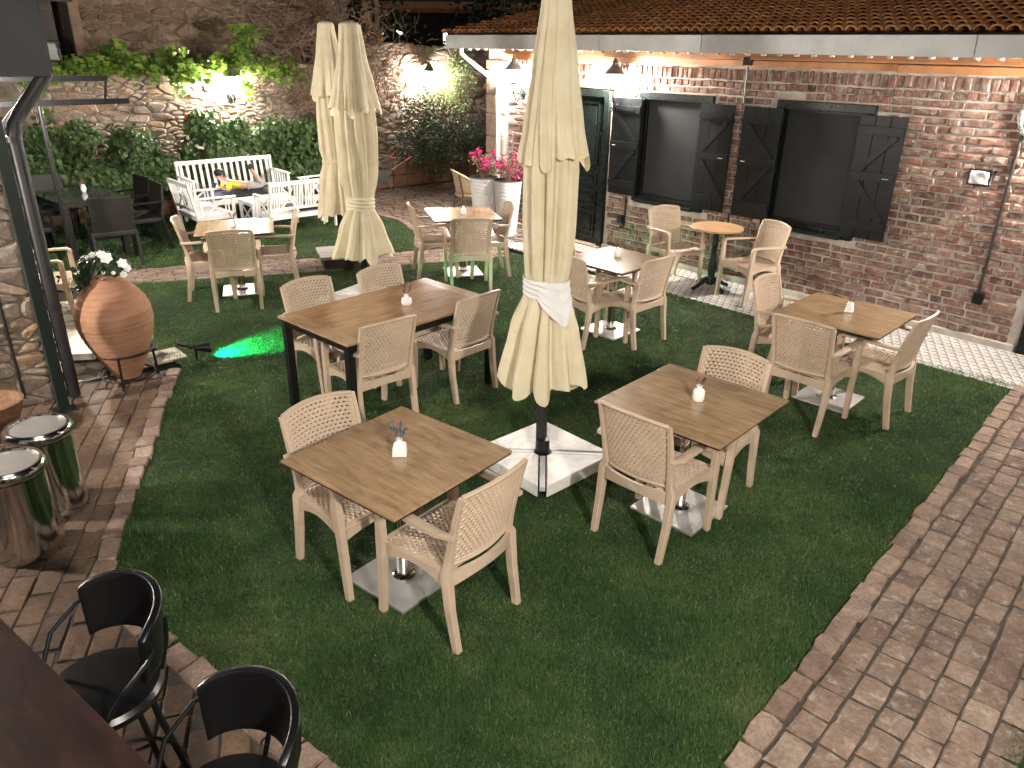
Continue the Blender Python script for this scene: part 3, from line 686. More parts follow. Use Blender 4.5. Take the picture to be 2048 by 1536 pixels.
# door
dr = empty('door', (0, 0, 0)); dr.parent = BB
q = MB()
for c, d in (((-3.555, -0.01, 1.05), (0.085, 0.10, 2.1)), ((-2.725, -0.01, 1.05), (0.085, 0.10, 2.1)), ((-3.14, -0.01, 2.055), (0.745, 0.10, 0.09))): q.box(c, d)
q.build('frame', 'door', dr, bevel=0.006)
q = MB(); q.box((-3.14, 0.055, 1.005), (0.745, 0.05, 2.008)); q.build('leaf', 'door', dr, bevel=0.003)
for zc, hh in ((1.53, 0.80), (0.93, 0.14), (0.66, 0.20), (0.30, 0.34)):
    q = MB(); w_ = 0.46
    for c, d in (((-3.14, 0.022, zc + hh / 2), (w_, 0.03, 0.03)), ((-3.14, 0.022, zc - hh / 2), (w_, 0.03, 0.03)), ((-3.14 - w_ / 2, 0.022, zc), (0.03, 0.03, hh)), ((-3.14 + w_ / 2, 0.022, zc), (0.03, 0.03, hh))): q.box(c, d)
    q.box((-3.14, 0.028, zc), (w_ - 0.1, 0.02, max(0.03, hh - 0.09))); q.build('door_panel', 'door', dr, bevel=0.005)
q = MB(); q.box((-3.43, 0.02, 0.95), (0.035, 0.02, 0.2)); q.tube([(-3.43, 0.01, 0.99), (-3.43, -0.03, 0.99), (-3.33, -0.035, 0.99)], 0.008, 8); q.build('handle', 'steel', dr, smooth=True)
q = MB(); q.box((-3.14, -0.03, 0.012), (0.92, 0.16, 0.024)); q.build('threshold', 'quoin', dr, bevel=0.004)
d2 = empty('side_door', (0, 0, 0)); d2.parent = BB
q = MB(); q.box((2.645, -0.01, 1.05), (0.085, 0.10, 2.1)); q.box((3.09, -0.01, 2.055), (0.8, 0.10, 0.09)); q.build('frame', 'door', d2, bevel=0.006)
q = MB(); q.box((3.1, 0.055, 1.0), (0.82, 0.05, 2.0)); q.build('leaf', 'door', d2, bevel=0.004)
# windows with dark insect screens
M['screen'] = plain('dark_insect_screen', (0.022, 0.0225, 0.024), 0.5, var=0.12, scale=3, bmp=0.15, bscale=500, spec=0.22)
for (a, b_, z0, z1) in OPEN[1:3]:
    w_ = empty('window', (0, 0, 0)); w_.parent = BB
    q = MB(); t = 0.085
    for c, d in ((((a + b_) / 2, -0.005, z1 - t / 2), (b_ - a, 0.10, t)), (((a + b_) / 2, -0.005, z0 + t / 2), (b_ - a, 0.10, t)), ((a + t / 2, -0.005, (z0 + z1) / 2), (t, 0.10, z1 - z0 - 2 * t)), ((b_ - t / 2, -0.005, (z0 + z1) / 2), (t, 0.10, z1 - z0 - 2 * t))): q.box(c, d)
    q.build('frame', 'door', w_, bevel=0.006)
    q = MB(); q.box(((a + b_) / 2, 0.035, (z0 + z1) / 2), (b_ - a - 2 * t, 0.01, z1 - z0 - 2 * t)); q.build('screen', 'screen', w_)
    q = MB(); aa, bb, y0, y1 = a + t, b_ - t, z0 + t, z1 - t
    for c, d in ((((aa + bb) / 2, 0.015, y1 - 0.015), (bb - aa, 0.03, 0.03)), (((aa + bb) / 2, 0.015, y0 + 0.015), (bb - aa, 0.03, 0.03)), ((aa + 0.012, 0.015, (y0 + y1) / 2), (0.024, 0.03, y1 - y0 - 0.06)), ((bb - 0.012, 0.015, (y0 + y1) / 2), (0.024, 0.03, y1 - y0 - 0.06))): q.box(c, d)
    q.build('screen_frame', 'shutter', w_, bevel=0.003)
    q = MB(); q.box(((a + b_) / 2, -0.09, z0 + 0.02), (b_ - a - 0.2, 0.08, 0.03)); q.build('sill', 'door', w_, bevel=0.005)
def shutter(a, b_, z0, z1, hinge):
    s_ = empty('shutter', (0, 0, 0)); s_.parent = BB; n = 3; w_ = (b_ - a) / n
    for k in range(n):
        q = MB(); q.box((a + w_ * (k + 0.5), -0.078, (z0 + z1) / 2), (w_ - 0.004, 0.024, z1 - z0)); q.build('board', 'shutter', s_, bevel=0.003)
    H_ = z1 - z0; zr = [z0 + 0.14, z0 + H_ * 0.52, z1 - 0.14]
    for zz in zr:
        q = MB(); q.box(((a + b_) / 2, -0.100, zz), (b_ - a - 0.02, 0.02, 0.085)); q.build('ledge', 'shutter', s_, bevel=0.003)
    near, far = (b_ - 0.07, a + 0.07) if hinge == 'r' else (a + 0.07, b_ - 0.07)
    for za, zb in ((zr[0] + 0.045, zr[1] - 0.045), (zr[2] - 0.045, zr[1] + 0.045)):
        q = MB(); q.bar((far, -0.100, za), (near, -0.100, zb), 0.018, 0.065, up=(0, 0, 1)); q.build('brace', 'shutter', s_, bevel=0.003)
    q = MB(); hx = far; q.tube([(hx, -0.11, zr[1] - 0.005), (hx, -0.13, zr[1] - 0.005), (hx + (0.05 if hinge == 'r' else -0.05), -0.13, zr[1] - 0.005)], 0.005, 6); q.build('catch', 'steel', s_, smooth=True)
    q = MB(); q.box(((a + b_) / 2 - 0.05, -0.113, zr[2]), (b_ - a - 0.08, 0.006, 0.03)); q.build('hinge_strap', 'shutter', s_)
for a, b_, hg in ((-2.59, -2.11, 'r'), (-1.22, -0.76, 'l'), (-0.64, -0.16, 'r'), (0.71, 1.18, 'l')): shutter(a, b_, 0.81, 2.03, hg)

# clay tile roof: rows of half-round tiles on a low slope
RF = empty('roof', (0, -0.47, 2.765)); RF.parent = BB; RF.rotation_euler = (math.radians(10.4), 0, 0)
q = MB(); q.box((-1.0, 2.45, -0.05), (9.4, 4.5, 0.05)); q.build('roof_deck', 'dark_wood', RF)
def tile_mesh(seed):
    r = random.Random(seed); b = MB(); n = 6; vs = []
    for y, s, zo in ((0.0, 1.0, 0.038), (0.32, 0.80, 0.0)):
        for R in (0.062, 0.046):
            for k in range(n + 1):
                a = PI * k / n; vs.append((-math.cos(a) * R * s, y + r.uniform(-.004, .004), math.sin(a) * R * 0.75 * s + zo - (0.003 if R < 0.055 else 0)))
    m = n + 1; fs = []
    for k in range(n):
        fs += [(k, k + 1, 2 * m + k + 1, 2 * m + k), (m + k, 3 * m + k, 3 * m + k + 1, m + k + 1), (k, m + k, m + k + 1, k + 1)]
    b.add(vs, fs); return b.mesh('roof_tile', 'roof_tile', smooth=True)
tms = [tile_mesh(i) for i in range(6)]
tsp = []
for j in range(17):
    for i in range(74):
        tsp.append((-5.6 + i * 0.125 + r_.uniform(-.004, .004), -0.06 + j * 0.25 + r_.uniform(-.01, .01), 0.0 + j * 0.0))
def in_top(u, y):
    th = math.radians(10.4); p = W(u, 0.47 - y * math.cos(th), 2.765 + y * math.sin(th)); return in_view(p.x, p.y, p.z, 0.02)
tsp.sort(key=lambda s: (0 if in_top(s[0], s[1]) else 50) + abs(s[1]) * 0.8 + cam_dist(W(s[0], 0.4 - s[1], 2.8)))
rest = MB()
for i, (u, y, z0) in enumerate(tsp):
    me = r_.choice(tms)
    if i < 300:
        o = link('roof_tile', me, RF); o.location = (u, y, z0); o.rotation_euler = (0, 0, r_.uniform(-.03, .03))
    else: rest.add([(u + v.co.x, y + v.co.y, z0 + v.co.z) for v in me.vertices], [tuple(p.vertices) for p in me.polygons], r_.random() or 0.01)
o = rest.build('roof_tile', 'roof_tile', RF, smooth=True); o['kind'] = 'stuff'
rest = MB()
for j in range(17):
    for i in range(75):
        # channel tiles between the covers
        u, y = -5.66 + i * 0.125, -0.03 + j * 0.25
        rest.add([(u - 0.05, y, 0.035), (u, y, 0.014), (u + 0.05, y, 0.035), (u - 0.045, y + 0.31, 0.012), (u, y + 0.31, -0.008), (u + 0.045, y + 0.31, 0.012)], [(0, 1, 4, 3), (1, 2, 5, 4)], r_.random() or 0.01)
o = rest.build('channel_tile', 'roof_tile', RF, smooth=True); o['kind'] = 'stuff'

# ------------------------------------------------------------------ rubble walls
def voronoi(w, h, n, aniso, seed, mix=0.45):
    r = np.random.default_rng(seed)
    m = int(n * mix); pts = r.uniform(0, 1, (n - m, 2)) * [w, h * aniso]
    cl = pts[r.integers(0, max(1, (n - m) // 5), m)] + r.normal(0, 0.11, (m, 2)); pts = np.concatenate([pts, np.clip(cl, 0.01, [w - 0.01, h * aniso - 0.01])])
    for _ in range(2):      # spread the seeds a little
        D2 = ((pts[:, None] - pts[None]) ** 2).sum(-1); np.fill_diagonal(D2, 9e9); j = D2.argmin(1); d = pts - pts[j]; L = np.sqrt(D2.min(1))[:, None]
        pts += d / (L + 1e-9) * 0.015
    D2 = ((pts[:, None] - pts[None]) ** 2).sum(-1); out = []
    for i in range(n):
        poly = [(0, 0), (w, 0), (w, h * aniso), (0, h * aniso)]
        for j in np.argsort(D2[i])[1:22]:
            m = (pts[i] + pts[j]) / 2; d = pts[j] - pts[i]; new = []
            for k in range(len(poly)):
                a, b = poly[k], poly[(k + 1) % len(poly)]
                sa = (a[0] - m[0]) * d[0] + (a[1] - m[1]) * d[1]; sb = (b[0] - m[0]) * d[0] + (b[1] - m[1]) * d[1]
                if sa <= 0: new.append(a)
                if (sa < 0) != (sb < 0) and sa != sb:
                    t = sa / (sa - sb); new.append((a[0] + (b[0] - a[0]) * t, a[1] + (b[1] - a[1]) * t))
            poly = new
            if len(poly) < 3: break
        if len(poly) >= 3: out.append([(x, y / aniso) for x, y in poly])
    return out
def stone_geo(poly, r, gap, bulge):
    cx = sum(p[0] for p in poly) / len(poly); cy = sum(p[1] for p in poly) / len(poly)
    ring = []
    n = len(poly)
    for k in range(n):          # cut the corners so each stone is rounded and uneven
        a, b = poly[k], poly[(k + 1) % n]; L = math.hypot(b[0] - a[0], b[1] - a[1])
        if L < 0.02: ring.append(((a[0] + b[0]) / 2, (a[1] + b[1]) / 2)); continue
        f = r.uniform(0.14, 0.26); ring += [(a[0] + (b[0] - a[0]) * f, a[1] + (b[1] - a[1]) * f), (b[0] + (a[0] - b[0]) * f, b[1] + (a[1] - b[1]) * f)]
    def shr(g): 
        o = []
        for x, y in ring:
            d = math.hypot(x - cx, y - cy) or 1e-6; k = max(0.2, 1 - g / d); o.append((cx + (x - cx) * k, cy + (y - cy) * k))
        return o
    m = len(ring); A = [(x, y, -0.02) for x, y in shr(gap)]; B = [(x, y, bulge * r.uniform(0.35, 0.6)) for x, y in shr(gap)]
    sz = max(p[0] for p in poly) - min(p[0] for p in poly)
    tx, ty = r.uniform(-.12, .12), r.uniform(-.15, .15)
    C = [(x, y, bulge * r.uniform(0.85, 1.05) + (x - cx) * tx + (y - cy) * ty) for x, y in shr(gap + min(0.03, sz * 0.14))]
    vs = A + B + C + [(cx, cy, bulge * r.uniform(0.95, 1.15))]; fs = []
    for q in range(2):
        for k in range(m): fs.append((q * m + k, q * m + (k + 1) % m, q * m + m + (k + 1) % m, q * m + m + k))
    for k in range(m): fs.append((2 * m + k, 2 * m + (k + 1) % m, 3 * m))
    return vs, fs
def rubble(parent, cells, to3, mat, limit, seed, gap=0.011, bulge=0.035, score=None, skip=None):
    r = random.Random(seed)
    def area(P): return abs(sum(P[i][0] * P[(i + 1) % len(P)][1] - P[(i + 1) % len(P)][0] * P[i][1] for i in range(len(P)))) / 2
    items = []
    for P in cells:
        cx = sum(p[0] for p in P) / len(P); cy = sum(p[1] for p in P) / len(P)
        if skip and skip(cx, cy): continue
        c3 = parent.matrix_basis @ Vector(to3((cx, cy, 0))); items.append((-area(P) / cam_dist(c3) ** 2 * (1 if in_view(*c3, 0.02) else 0.001), P))
    items.sort(key=lambda t: t[0]); rest = MB()
    for i, (_, P) in enumerate(items):
        vs, fs = stone_geo(P, r, gap * r.uniform(0.6, 1.4), bulge * r.uniform(0.6, 1.35)); vs = [to3(v) for v in vs]
        if i < limit:
            b = MB(); b.add(vs, fs); b.build('stone', mat, parent)
        else: rest.add(vs, fs, r.random() or 0.01)
    if rest.v: o = rest.build('stone', mat, parent); o['kind'] = 'stuff'

GU = -9.35
GW = empty('garden_wall', W(GU, 0, 0), ROT); tag(GW, 'rubble stone garden wall behind the geranium bushes, lit by two lanterns', 'wall')
q = MB(); q.box((-0.25, -2.85, 1.1), (0.5, 6.7, 2.2)); q.box((-0.25, 2.85, 1.29), (0.5, 4.7, 2.58)); q.build('wall_core', 'mortar_dark', GW)
cells = voronoi(11.4, 2.66, 1900, 2.3, 5)
# local s runs from v=6.2 (left) to v=-5.2 (right) ; wall top steps up at v<0.4
rubble(GW, cells, lambda p: (p[2] + 0.002, p[0] - 6.2, p[1]), 'stone', 300, 6, gap=0.006, bulge=0.024, skip=lambda s, t: t > (2.2 if s < 5.7 else 2.62))
cp = MB()
for k in range(14): cp.box((-0.2, -6.0 + k * 0.47, 2.235), (0.62, 0.455, 0.06), Matrix.Rotation(random.uniform(-.02, .02), 3, 'Z'))
cp.build('coping', 'stone', GW, bevel=0.012)

# taller stone house behind the wall
HU = -10.15
SH = empty('stone_house', W(HU, 0, 0), ROT); tag(SH, 'tall brown rubble stone house rising above the garden wall', 'building')
q = MB(); q.box((-1.5, -1.9, 2.2), (3.0, 4.9, 4.4)); q.build('wall_core', 'mortar_dark', SH)
cells = voronoi(4.9, 2.6, 800, 2.2, 15)
rubble(SH, cells, lambda p: (p[2] + 0.002, p[0] - 4.35, p[1] + 1.85), 'stone_dark', 300, 16, gap=0.006, bulge=0.03)
q = MB(); q.box((0.02, -4.4, 2.9), (0.14, 0.16, 2.2)); q.build('corner_timber', 'twig', SH, bevel=0.02)
q = MB(); q.box((-1.0, -4.9, 3.25), (3.4, 1.5, 0.12), Matrix.Rotation(math.radians(28), 3, 'X')); q.build('eave', 'thatch', SH)
q = MB(); q.box((-1.5, -1.9, 4.5), (3.4, 5.2, 0.15)); q.build('roof', 'roof_tile', SH)
WH = empty('timber_shed', W(-10.3, 6.6, 0), ROT); tag(WH, 'dark timber shed behind the vine at the far left', 'shed')
q = MB(); q.box((-1.2, 0.15, 1.7), (2.4, 3.6, 3.4)); q.build('wall', 'dark_wood', WH)
for zz in (2.75, 3.05):
    q = MB(); q.box((0.05, 0.15, zz), (0.08, 3.5, 0.05)); q.build('rail', 'grey_panel', WH)
q = MB(); q.box((-1.0, 0.15, 3.5), (3.0, 4.0, 0.14), Matrix.Rotation(math.radians(12), 3, 'Y')); q.build('roof', 'dark_wood', WH)

# raised planter of clay blocks in front of the garden wall
PL = empty('planter_wall', W(-8.75, 0, 0), ROT); tag(PL, 'low raised bed of brown clay blocks at the foot of the stone wall', 'planter')
r2 = random.Random(4)
q = MB(); q.box((-0.3, -0.9, 0.2), (0.58, 10.4, 0.38)); q.build('soil', 'soil', PL)
y = -6.1
while y < 4.2:
    l = r2.uniform(0.22, 0.5)
    for zz in (0.115, 0.345):
        q = MB(); q.box((0.0, y + l / 2, zz), (0.11, l - 0.012, 0.222)); me = q.mesh('clay_block', 'planter', bevel=0.01)
        for v in me.vertices: v.co.x += r2.uniform(-.006, .006)
        link('clay_block', me, PL)
    y += l

# ------------------------------------------------------------------ lanterns (local +y points out of the wall)
def lantern(loc, rz, label, group='wall lanterns'):
    L_ = empty('wall_lantern', loc, rz); L_.scale = (1.25, 1.25, 1.25); tag(L_, label, 'lamp', group)
    q = MB(); q.lathe([(0.0, -0.012), (0.05, -0.01), (0.055, 0.0), (0.05, 0.008), (0.0, 0.012)], 14)
    q.v = [(x, z + 0.012, y - 0.22) for x, y, z in q.v]; q.build('wall_plate', 'black_metal', L_, smooth=True)
    q = MB(); pts = []
    for k in range(13):
        t = k / 12; a = -PI / 2 + t * PI * 1.0; pts.append((0, 0.02 + 0.14 * t ** 0.8, -0.22 - 0.09 * math.sin(t * PI)))
    q.tube(pts, 0.009, 6); q.tube([(0, 0.16, -0.22), (0, 0.16, -0.13)], 0.008, 6)
    q.tube([(0, 0.02 + 0.03 * math.cos(a) + 0.03, -0.27 + 0.03 * math.sin(a)) for a in [i * PI / 6 for i in range(11)]], 0.006, 5); q.build('scroll_bracket', 'black_metal', L_, smooth=True)
    q = MB(); q.lathe([(0.03, -0.13), (0.05, -0.115), (0.052, -0.105)], 12, (0, 0.16, 0)); q.build('gallery', 'black_metal', L_, smooth=True)
    q = MB(); q.lathe([(0.04, -0.105), (0.066, -0.05), (0.075, 0.03)], 14, (0, 0.16, 0)); q.build('glass', 'lamp_glass', L_, smooth=True)
    q = MB(); q.lathe([(0.105, 0.026), (0.108, 0.034), (0.072, 0.075), (0.035, 0.115), (0.03, 0.13), (0.04, 0.138), (0.02, 0.155), (0.012, 0.18), (0.0, 0.185)], 16, (0, 0.16, 0)); q.build('cap', 'galv', L_, smooth=True)
    return L_
lantern(W(-4.41, 0.0, 2.27), ROT + PI, 'wall lantern on the brick wall just left of the dark door, partly behind the parasol')
lantern(W(-2.50, 0.0, 2.27), ROT + PI, 'wall lantern on the brick wall between the dark door and the first shuttered window')
lantern(W(2.85, 0.0, 2.27), ROT + PI, 'wall lantern on the brick wall at the near end by the coiled cable')
lantern(W(GU + 0.03, 2.37, 2.03), ROT - PI / 2, 'wall lantern under the grape vine on the stone garden wall')
lantern(W(GU + 0.03, -1.75, 2.10), ROT - PI / 2, 'wall lantern on the stone garden wall above the dark flowering shrub')

# ------------------------------------------------------------------ pipes, conduits and boxes on the walls
q = MB(); q.tube([W(-5.42, 0.36, 2.60), W(-5.42, 0.36, 2.50), W(-5.36, 0.32, 2.44), W(-4.92, 0.12, 2.13), W(-4.87, 0.10, 2.05), W(-4.86, 0.09, 0.05)], 0.036, 12)
for zz in (2.06, 1.6, 0.9): q.tube([W(-4.86, 0.09, zz - 0.02), W(-4.86, 0.09, zz + 0.02)], 0.043, 12)
dp = q.build('downpipe', 'white_pipe', None, smooth=True); tag(dp, 'pale grey downpipe bending down the far corner of the brick building', 'pipe')
def conduit(name, pts, r, mat, label, cat='pipe'):
    q = MB(); q.tube(pts, r, 8); o = q.build(name, mat, None, smooth=True); tag(o, label, cat); return o
conduit('conduit', [W(-2.28, 0.02, 2.5), W(-2.28, 0.02, 2.03)], 0.010, 'dark_pipe', 'thin dark conduit running down beside the lantern to the first shutter')
conduit('conduit', [W(-0.70, 0.02, 2.47), W(-0.70, 0.02, 2.04)], 0.009, 'dark_pipe', 'thin conduit between the two windows below the black junction box')
conduit('conduit', [W(-3.3, 0.06, 2.513), W(0.9, 0.06, 2.513), W(3.4, 0.07, 2.513)], 0.008, 'dark_pipe', 'long thin cable conduit running along the timber wall plate')
conduit('conduit', [W(-0.70, 0.02, 0.80), W(-0.70, 0.02, 0.09)], 0.008, 'black_metal', 'black conduit below the shutters behind the round table')
conduit('conduit', [W(2.16, 0.03, 2.42), W(2.16, 0.03, 0.55), W(2.17, 0.035, 0.42), W(2.20, 0.04, 0.38)], 0.013, 'dark_pipe', 'grey conduit running down the near end of the brick wall to a socket')
q = MB(); q.box((0, 0, 0), (0.10, 0.06, 0.09)); q.box((0, -0.034, 0), (0.075, 0.012, 0.065)); jb = q.build('junction_box', 'black_metal', None, bevel=0.006); jb.location = W(-0.67, 0.09, 2.5); jb.rotation_euler = (0, 0, ROT); tag(jb, 'black junction box on the timber plate above the shutters', 'box')
def socket(u, z, label):
    s_ = empty('socket_box', W(u, 0.035, z), ROT); tag(s_, label, 'socket')
    q = MB(); q.box((0, 0, 0), (0.09, 0.06, 0.11)); q.build('body', 'black_metal', s_, bevel=0.008)
    q = MB(); q.box((0, -0.035, 0.01), (0.075, 0.012, 0.07)); q.build('lid', 'black_metal', s_, bevel=0.004)
socket(2.17, 0.44, 'black socket box low on the brick wall at the near end')
socket(-2.36, 0.47, 'black socket box low on the brick wall beside the door')
conduit('conduit', [W(-2.30, 0.03, 0.78), W(-2.30, 0.03, 0.40), W(-2.33, 0.03, 0.34), W(-2.37, 0.03, 0.37)], 0.012, 'black_metal', 'black conduit looping down to the socket beside the door')
def floodlight(loc, rz, label):
    f_ = empty('floodlight', loc, rz); tag(f_, label, 'floodlight')
    q = MB(); q.bar((-0.10, 0, 0.05), (-0.10, 0.07, 0.0), 0.012, 0.03); q.bar((0.10, 0, 0.05), (0.10, 0.07, 0.0), 0.012, 0.03); q.box((0, 0.008, 0.05), (0.22, 0.012, 0.03)); q.build('bracket', 'black_metal', f_)
    q = MB(); q.box((0, 0.08, 0), (0.2, 0.05, 0.15)); q.build('housing', 'black_metal', f_, bevel=0.008)
    q = MB(); n = 6; vs = []
    for j in range(n + 1):
        for i in range(n + 1):
            x, z = (i / n - 0.5) * 0.2, (j / n - 0.5) * 0.145; e = 1 if i in (0, n) or j in (0, n) else 0
            vs.append((x + e * nz(z * 40, x * 31) * 0.012, 0.118 - 0.03 * e + 0.012 * nz(x * 30, z * 30, 2.0), z + e * nz(x * 40, z * 30, 5) * 0.012))
    q.add(vs, [(j * (n + 1) + i, j * (n + 1) + i + 1, (j + 1) * (n + 1) + i + 1, (j + 1) * (n + 1) + i) for j in range(n) for i in range(n)]); q.build('plastic_wrap', 'white_wrap', f_, smooth=True)
floodlight(W(1.93, 0.01, 1.56), ROT + PI, 'small floodlight wrapped in white plastic on the brick wall')
q = MB(); pts = []
for k in range(90):
    a = k / 89 * 2 * PI * 4; pts.append(W(2.24 + (0.13 + 0.02 * math.sin(k * 0.9)) * math.cos(a), 0.03 + 0.004 * (k % 7), 2.12 + (0.17 + 0.02 * math.sin(k * 0.7)) * math.sin(a)))
q.tube(pts, 0.008, 6); o = q.build('cable_coil', 'cable', None, smooth=True); tag(o, 'coil of white cable hanging on the brick wall under the eave', 'cable')

# ------------------------------------------------------------------ stone house end at the left edge
LB = empty('left_stone_building', W(-2.0, 7.1, 0), ROT); tag(LB, 'rough stone building end at the left edge with a grey eave panel', 'building')
# local x = u, local y = -v : body lies at x<0, y<0
q = MB(); q.box((-2.0, -1.5, 1.2), (4.0, 3.0, 2.4)); q.build('wall_core', 'mortar_dark', LB)
cells = voronoi(2.0, 2.4, 170, 1.8, 25)
rubble(LB, cells, lambda p: (p[2] + 0.002, -p[0] - 0.01, p[1]), 'stone', 300, 26, gap=0.007, bulge=0.022)
cells = voronoi(4.0, 2.4, 260, 1.8, 27)
rubble(LB, cells, lambda p: (-p[0] - 0.01, p[2] + 0.002, p[1]), 'stone', 300, 28, gap=0.007, bulge=0.022)
q = MB(); q.box((0.10, -1.35, 2.62), (0.06, 3.4, 0.54)); q.build('eave_panel', 'grey_panel', LB, bevel=0.006)
q = MB(); q.box((-2.0, 0.36, 2.60), (4.12, 0.04, 0.46)); q.build('fascia', 'grey_panel', LB, bevel=0.006)
q = MB(); q.box((-2.0, -1.3, 2.95), (4.4, 3.6, 0.12)); q.build('roof', 'dark_wood', LB)
q = MB(); q.tube([W(-2.0, 6.76, 2.42), W(-2.0, 6.76, 2.36), W(-2.02, 6.95, 2.13), W(-1.98, 7.02, 2.04), W(-1.96, 7.04, 1.95), W(-1.96, 7.045, 0.02)], 0.045, 12)
for zz in (1.95, 0.75): q.tube([W(-1.96, 7.045, zz - 0.02), W(-1.96, 7.045, zz + 0.02)], 0.052, 12)
o = q.build('downpipe', 'dark_pipe', None, smooth=True); tag(o, 'dark grey downpipe on the corner of the left stone building', 'pipe')
q = MB(); q.box((0, 0, 1.17), (0.075, 0.075, 2.34)); q.box((0, 0, 0.006), (0.16, 0.16, 0.012)); o = q.build('steel_post', 'green_post', None, bevel=0.004); o.location = W(-1.76, 7.17, 0); o.rotation_euler = (0, 0, ROT); tag(o, 'dark green square steel post in front of the left stone wall', 'post')
conduit('conduit', [W(-1.93, 7.38, 2.3), W(-1.93, 7.38, 0.1)], 0.012, 'dark_pipe', 'thin dark conduit down the face of the left stone wall')
floodlight(W(-2.6, 6.60, 2.50), math.radians(-150), 'small floodlight wrapped in white plastic under the left eave')
LL = lantern(W(-4.1, 7.05, 2.22), ROT, 'wall lantern behind the dark downpipe at the left eave')
lantern(W(-1.96, 9.45, 1.95), ROT - PI / 2, 'wall lantern on the end wall of the left stone building')
# the building behind the viewpoint carries two lit floodlights
VB = empty('rear_building', (0, -1.6, 0)); tag(VB, 'plain rendered building behind the viewpoint', 'building')
q = MB(); q.box((1.0, -1.5, 2.2), (14, 3.0, 4.4)); q.build('wall', 'mortar', VB)
q = MB(); q.box((1.0, 0.1, 4.3), (14, 0.5, 0.12)); q.build('eave', 'grey_panel', VB)
def lit_flood(x, z, aim, watts, label):
    f_ = empty('lit_floodlight', (x, -1.6, z)); tag(f_, label, 'floodlight')
    q = MB(); q.box((0, 0.03, 0), (0.05, 0.06, 0.05)); q.build('bracket', 'black_metal', f_)
    d = (Vector(aim) - Vector((x, -1.46, z))).normalized(); rm = d.to_track_quat('-Z', 'Y')
    q = MB(); q.box((0, 0, 0.03), (0.26, 0.20, 0.05)); h_ = q.build('housing', 'black_metal', f_, bevel=0.008); h_.location = (0, 0.14, 0); h_.rotation_euler = rm.to_euler()
    l_ = bpy.data.lights.new('flood_beam', 'SPOT'); l_.energy = watts; l_.color = (1.0, 0.93, 0.83); l_.spot_size = math.radians(112); l_.spot_blend = 0.7; l_.shadow_soft_size = 0.12
    lo = bpy.data.objects.new('flood_beam', l_); COL.objects.link(lo); lo.parent = f_; lo.location = Vector((0, 0.14, 0)) + d * 0.02; lo.rotation_euler = rm.to_euler()
lit_flood(1.9, 3.5, (0.9, 4.0, 0.0), 275, 'lit floodlight on the wall behind the viewpoint, right one')
lit_flood(-0.6, 3.7, (-0.6, 6.2, 0.4), 80, 'lit floodlight on the wall behind the viewpoint, left one')
# black steel awning frame
AF = empty('awning_frame', W(-5.0, 0, 0), ROT); tag(AF, 'black steel awning frame reaching out from the left building on a slim pole', 'awning frame')
q = MB(); q.box((0, -6.05, 1.985), (0.06, 1.4, 0.055)); q.build('lower_arm', 'black_metal', AF, bevel=0.004)
q = MB(); q.box((0, -6.1, 2.215), (0.05, 1.15, 0.05)); q.build('upper_arm', 'black_metal', AF, bevel=0.004)
q = MB(); q.bar((0, -5.54, 2.2), (0, -5.58, 2.0), 0.02, 0.02); q.build('strut', 'black_metal', AF)
q = MB(); q.bar((0, -6.75, 1.6), (0, -6.2, 2.2), 0.05, 0.06); q.build('brace', 'black_metal', AF, bevel=0.004)
q = MB(); q.tube([(0, -6.22, 0.0), (0, -6.22, 1.98)], 0.024, 10); q.build('pole', 'black_metal', AF, smooth=True)

# ------------------------------------------------------------------ foliage
def leaf_round(b, c, n, up, r, rr):
    """cupped round leaf"""
    n = n.normalized(); x = n.cross(up)
    if x.length < 1e-3: x = Vector((1, 0, 0))
    x.normalize(); y = n.cross(x); m = 6; vs = [c - n * r * 0.25]
    for k in range(m):
        a = 2 * PI * k / m + 0.3; vs.append(c + (x * math.cos(a) + y * math.sin(a)) * r * (1 if k else 0.6))
    b.add(vs, [(0, 1 + k, 1 + (k + 1) % m) for k in range(m)], rr)
def leaf_lobed(b, c, n, up, r, rr):
    n = n.normalized(); x = n.cross(up)
    if x.length < 1e-3: x = Vector((1, 0, 0))
    x.normalize(); y = n.cross(x); vs = [c]; m = 10
    for k in range(m):
        a = 2 * PI * k / m - PI / 2; q = r * (1.0 if k % 2 == 0 else 0.62) * (0.45 if k == 0 else 1); vs.append(c + (x * math.cos(a) + y * math.sin(a)) * q - n * r * 0.12)
    b.add(vs, [(0, 1 + k, 1 + (k + 1) % m) for k in range(m)], rr)
def leaf_lance(b, c, d, n, l, w, rr):
    d = d.normalized(); s = d.cross(n)
    if s.length < 1e-3: s = d.cross(Vector((0.3, 0.9, 0.1)))
    s.normalize(); b.add([c, c + d * l * 0.5 + s * w, c + d * l, c + d * l * 0.5 - s * w], [(0, 1, 2, 3)], rr)
def rdir(r):
    z = r.uniform(-1, 1); a = r.uniform(0, 2 * PI); s = math.sqrt(1 - z * z); return Vector((s * math.cos(a), s * math.sin(a), z))
def flower(b, c, n, r, petals, rr, cup=0.3):
    n = n.normalized(); x = n.orthogonal().normalized(); y = n.cross(x)
    for k in range(petals):
        a = 2 * PI * k / petals; d = x * math.cos(a) + y * math.sin(a); t = n.cross(d)
        b.add([c, c + d * r * 0.6 + t * r * 0.42 + n * r * cup * 0.6, c + d * r + n * r * cup, c + d * r * 0.6 - t * r * 0.42 + n * r * cup * 0.6], [(0, 1, 2, 3)], rr)

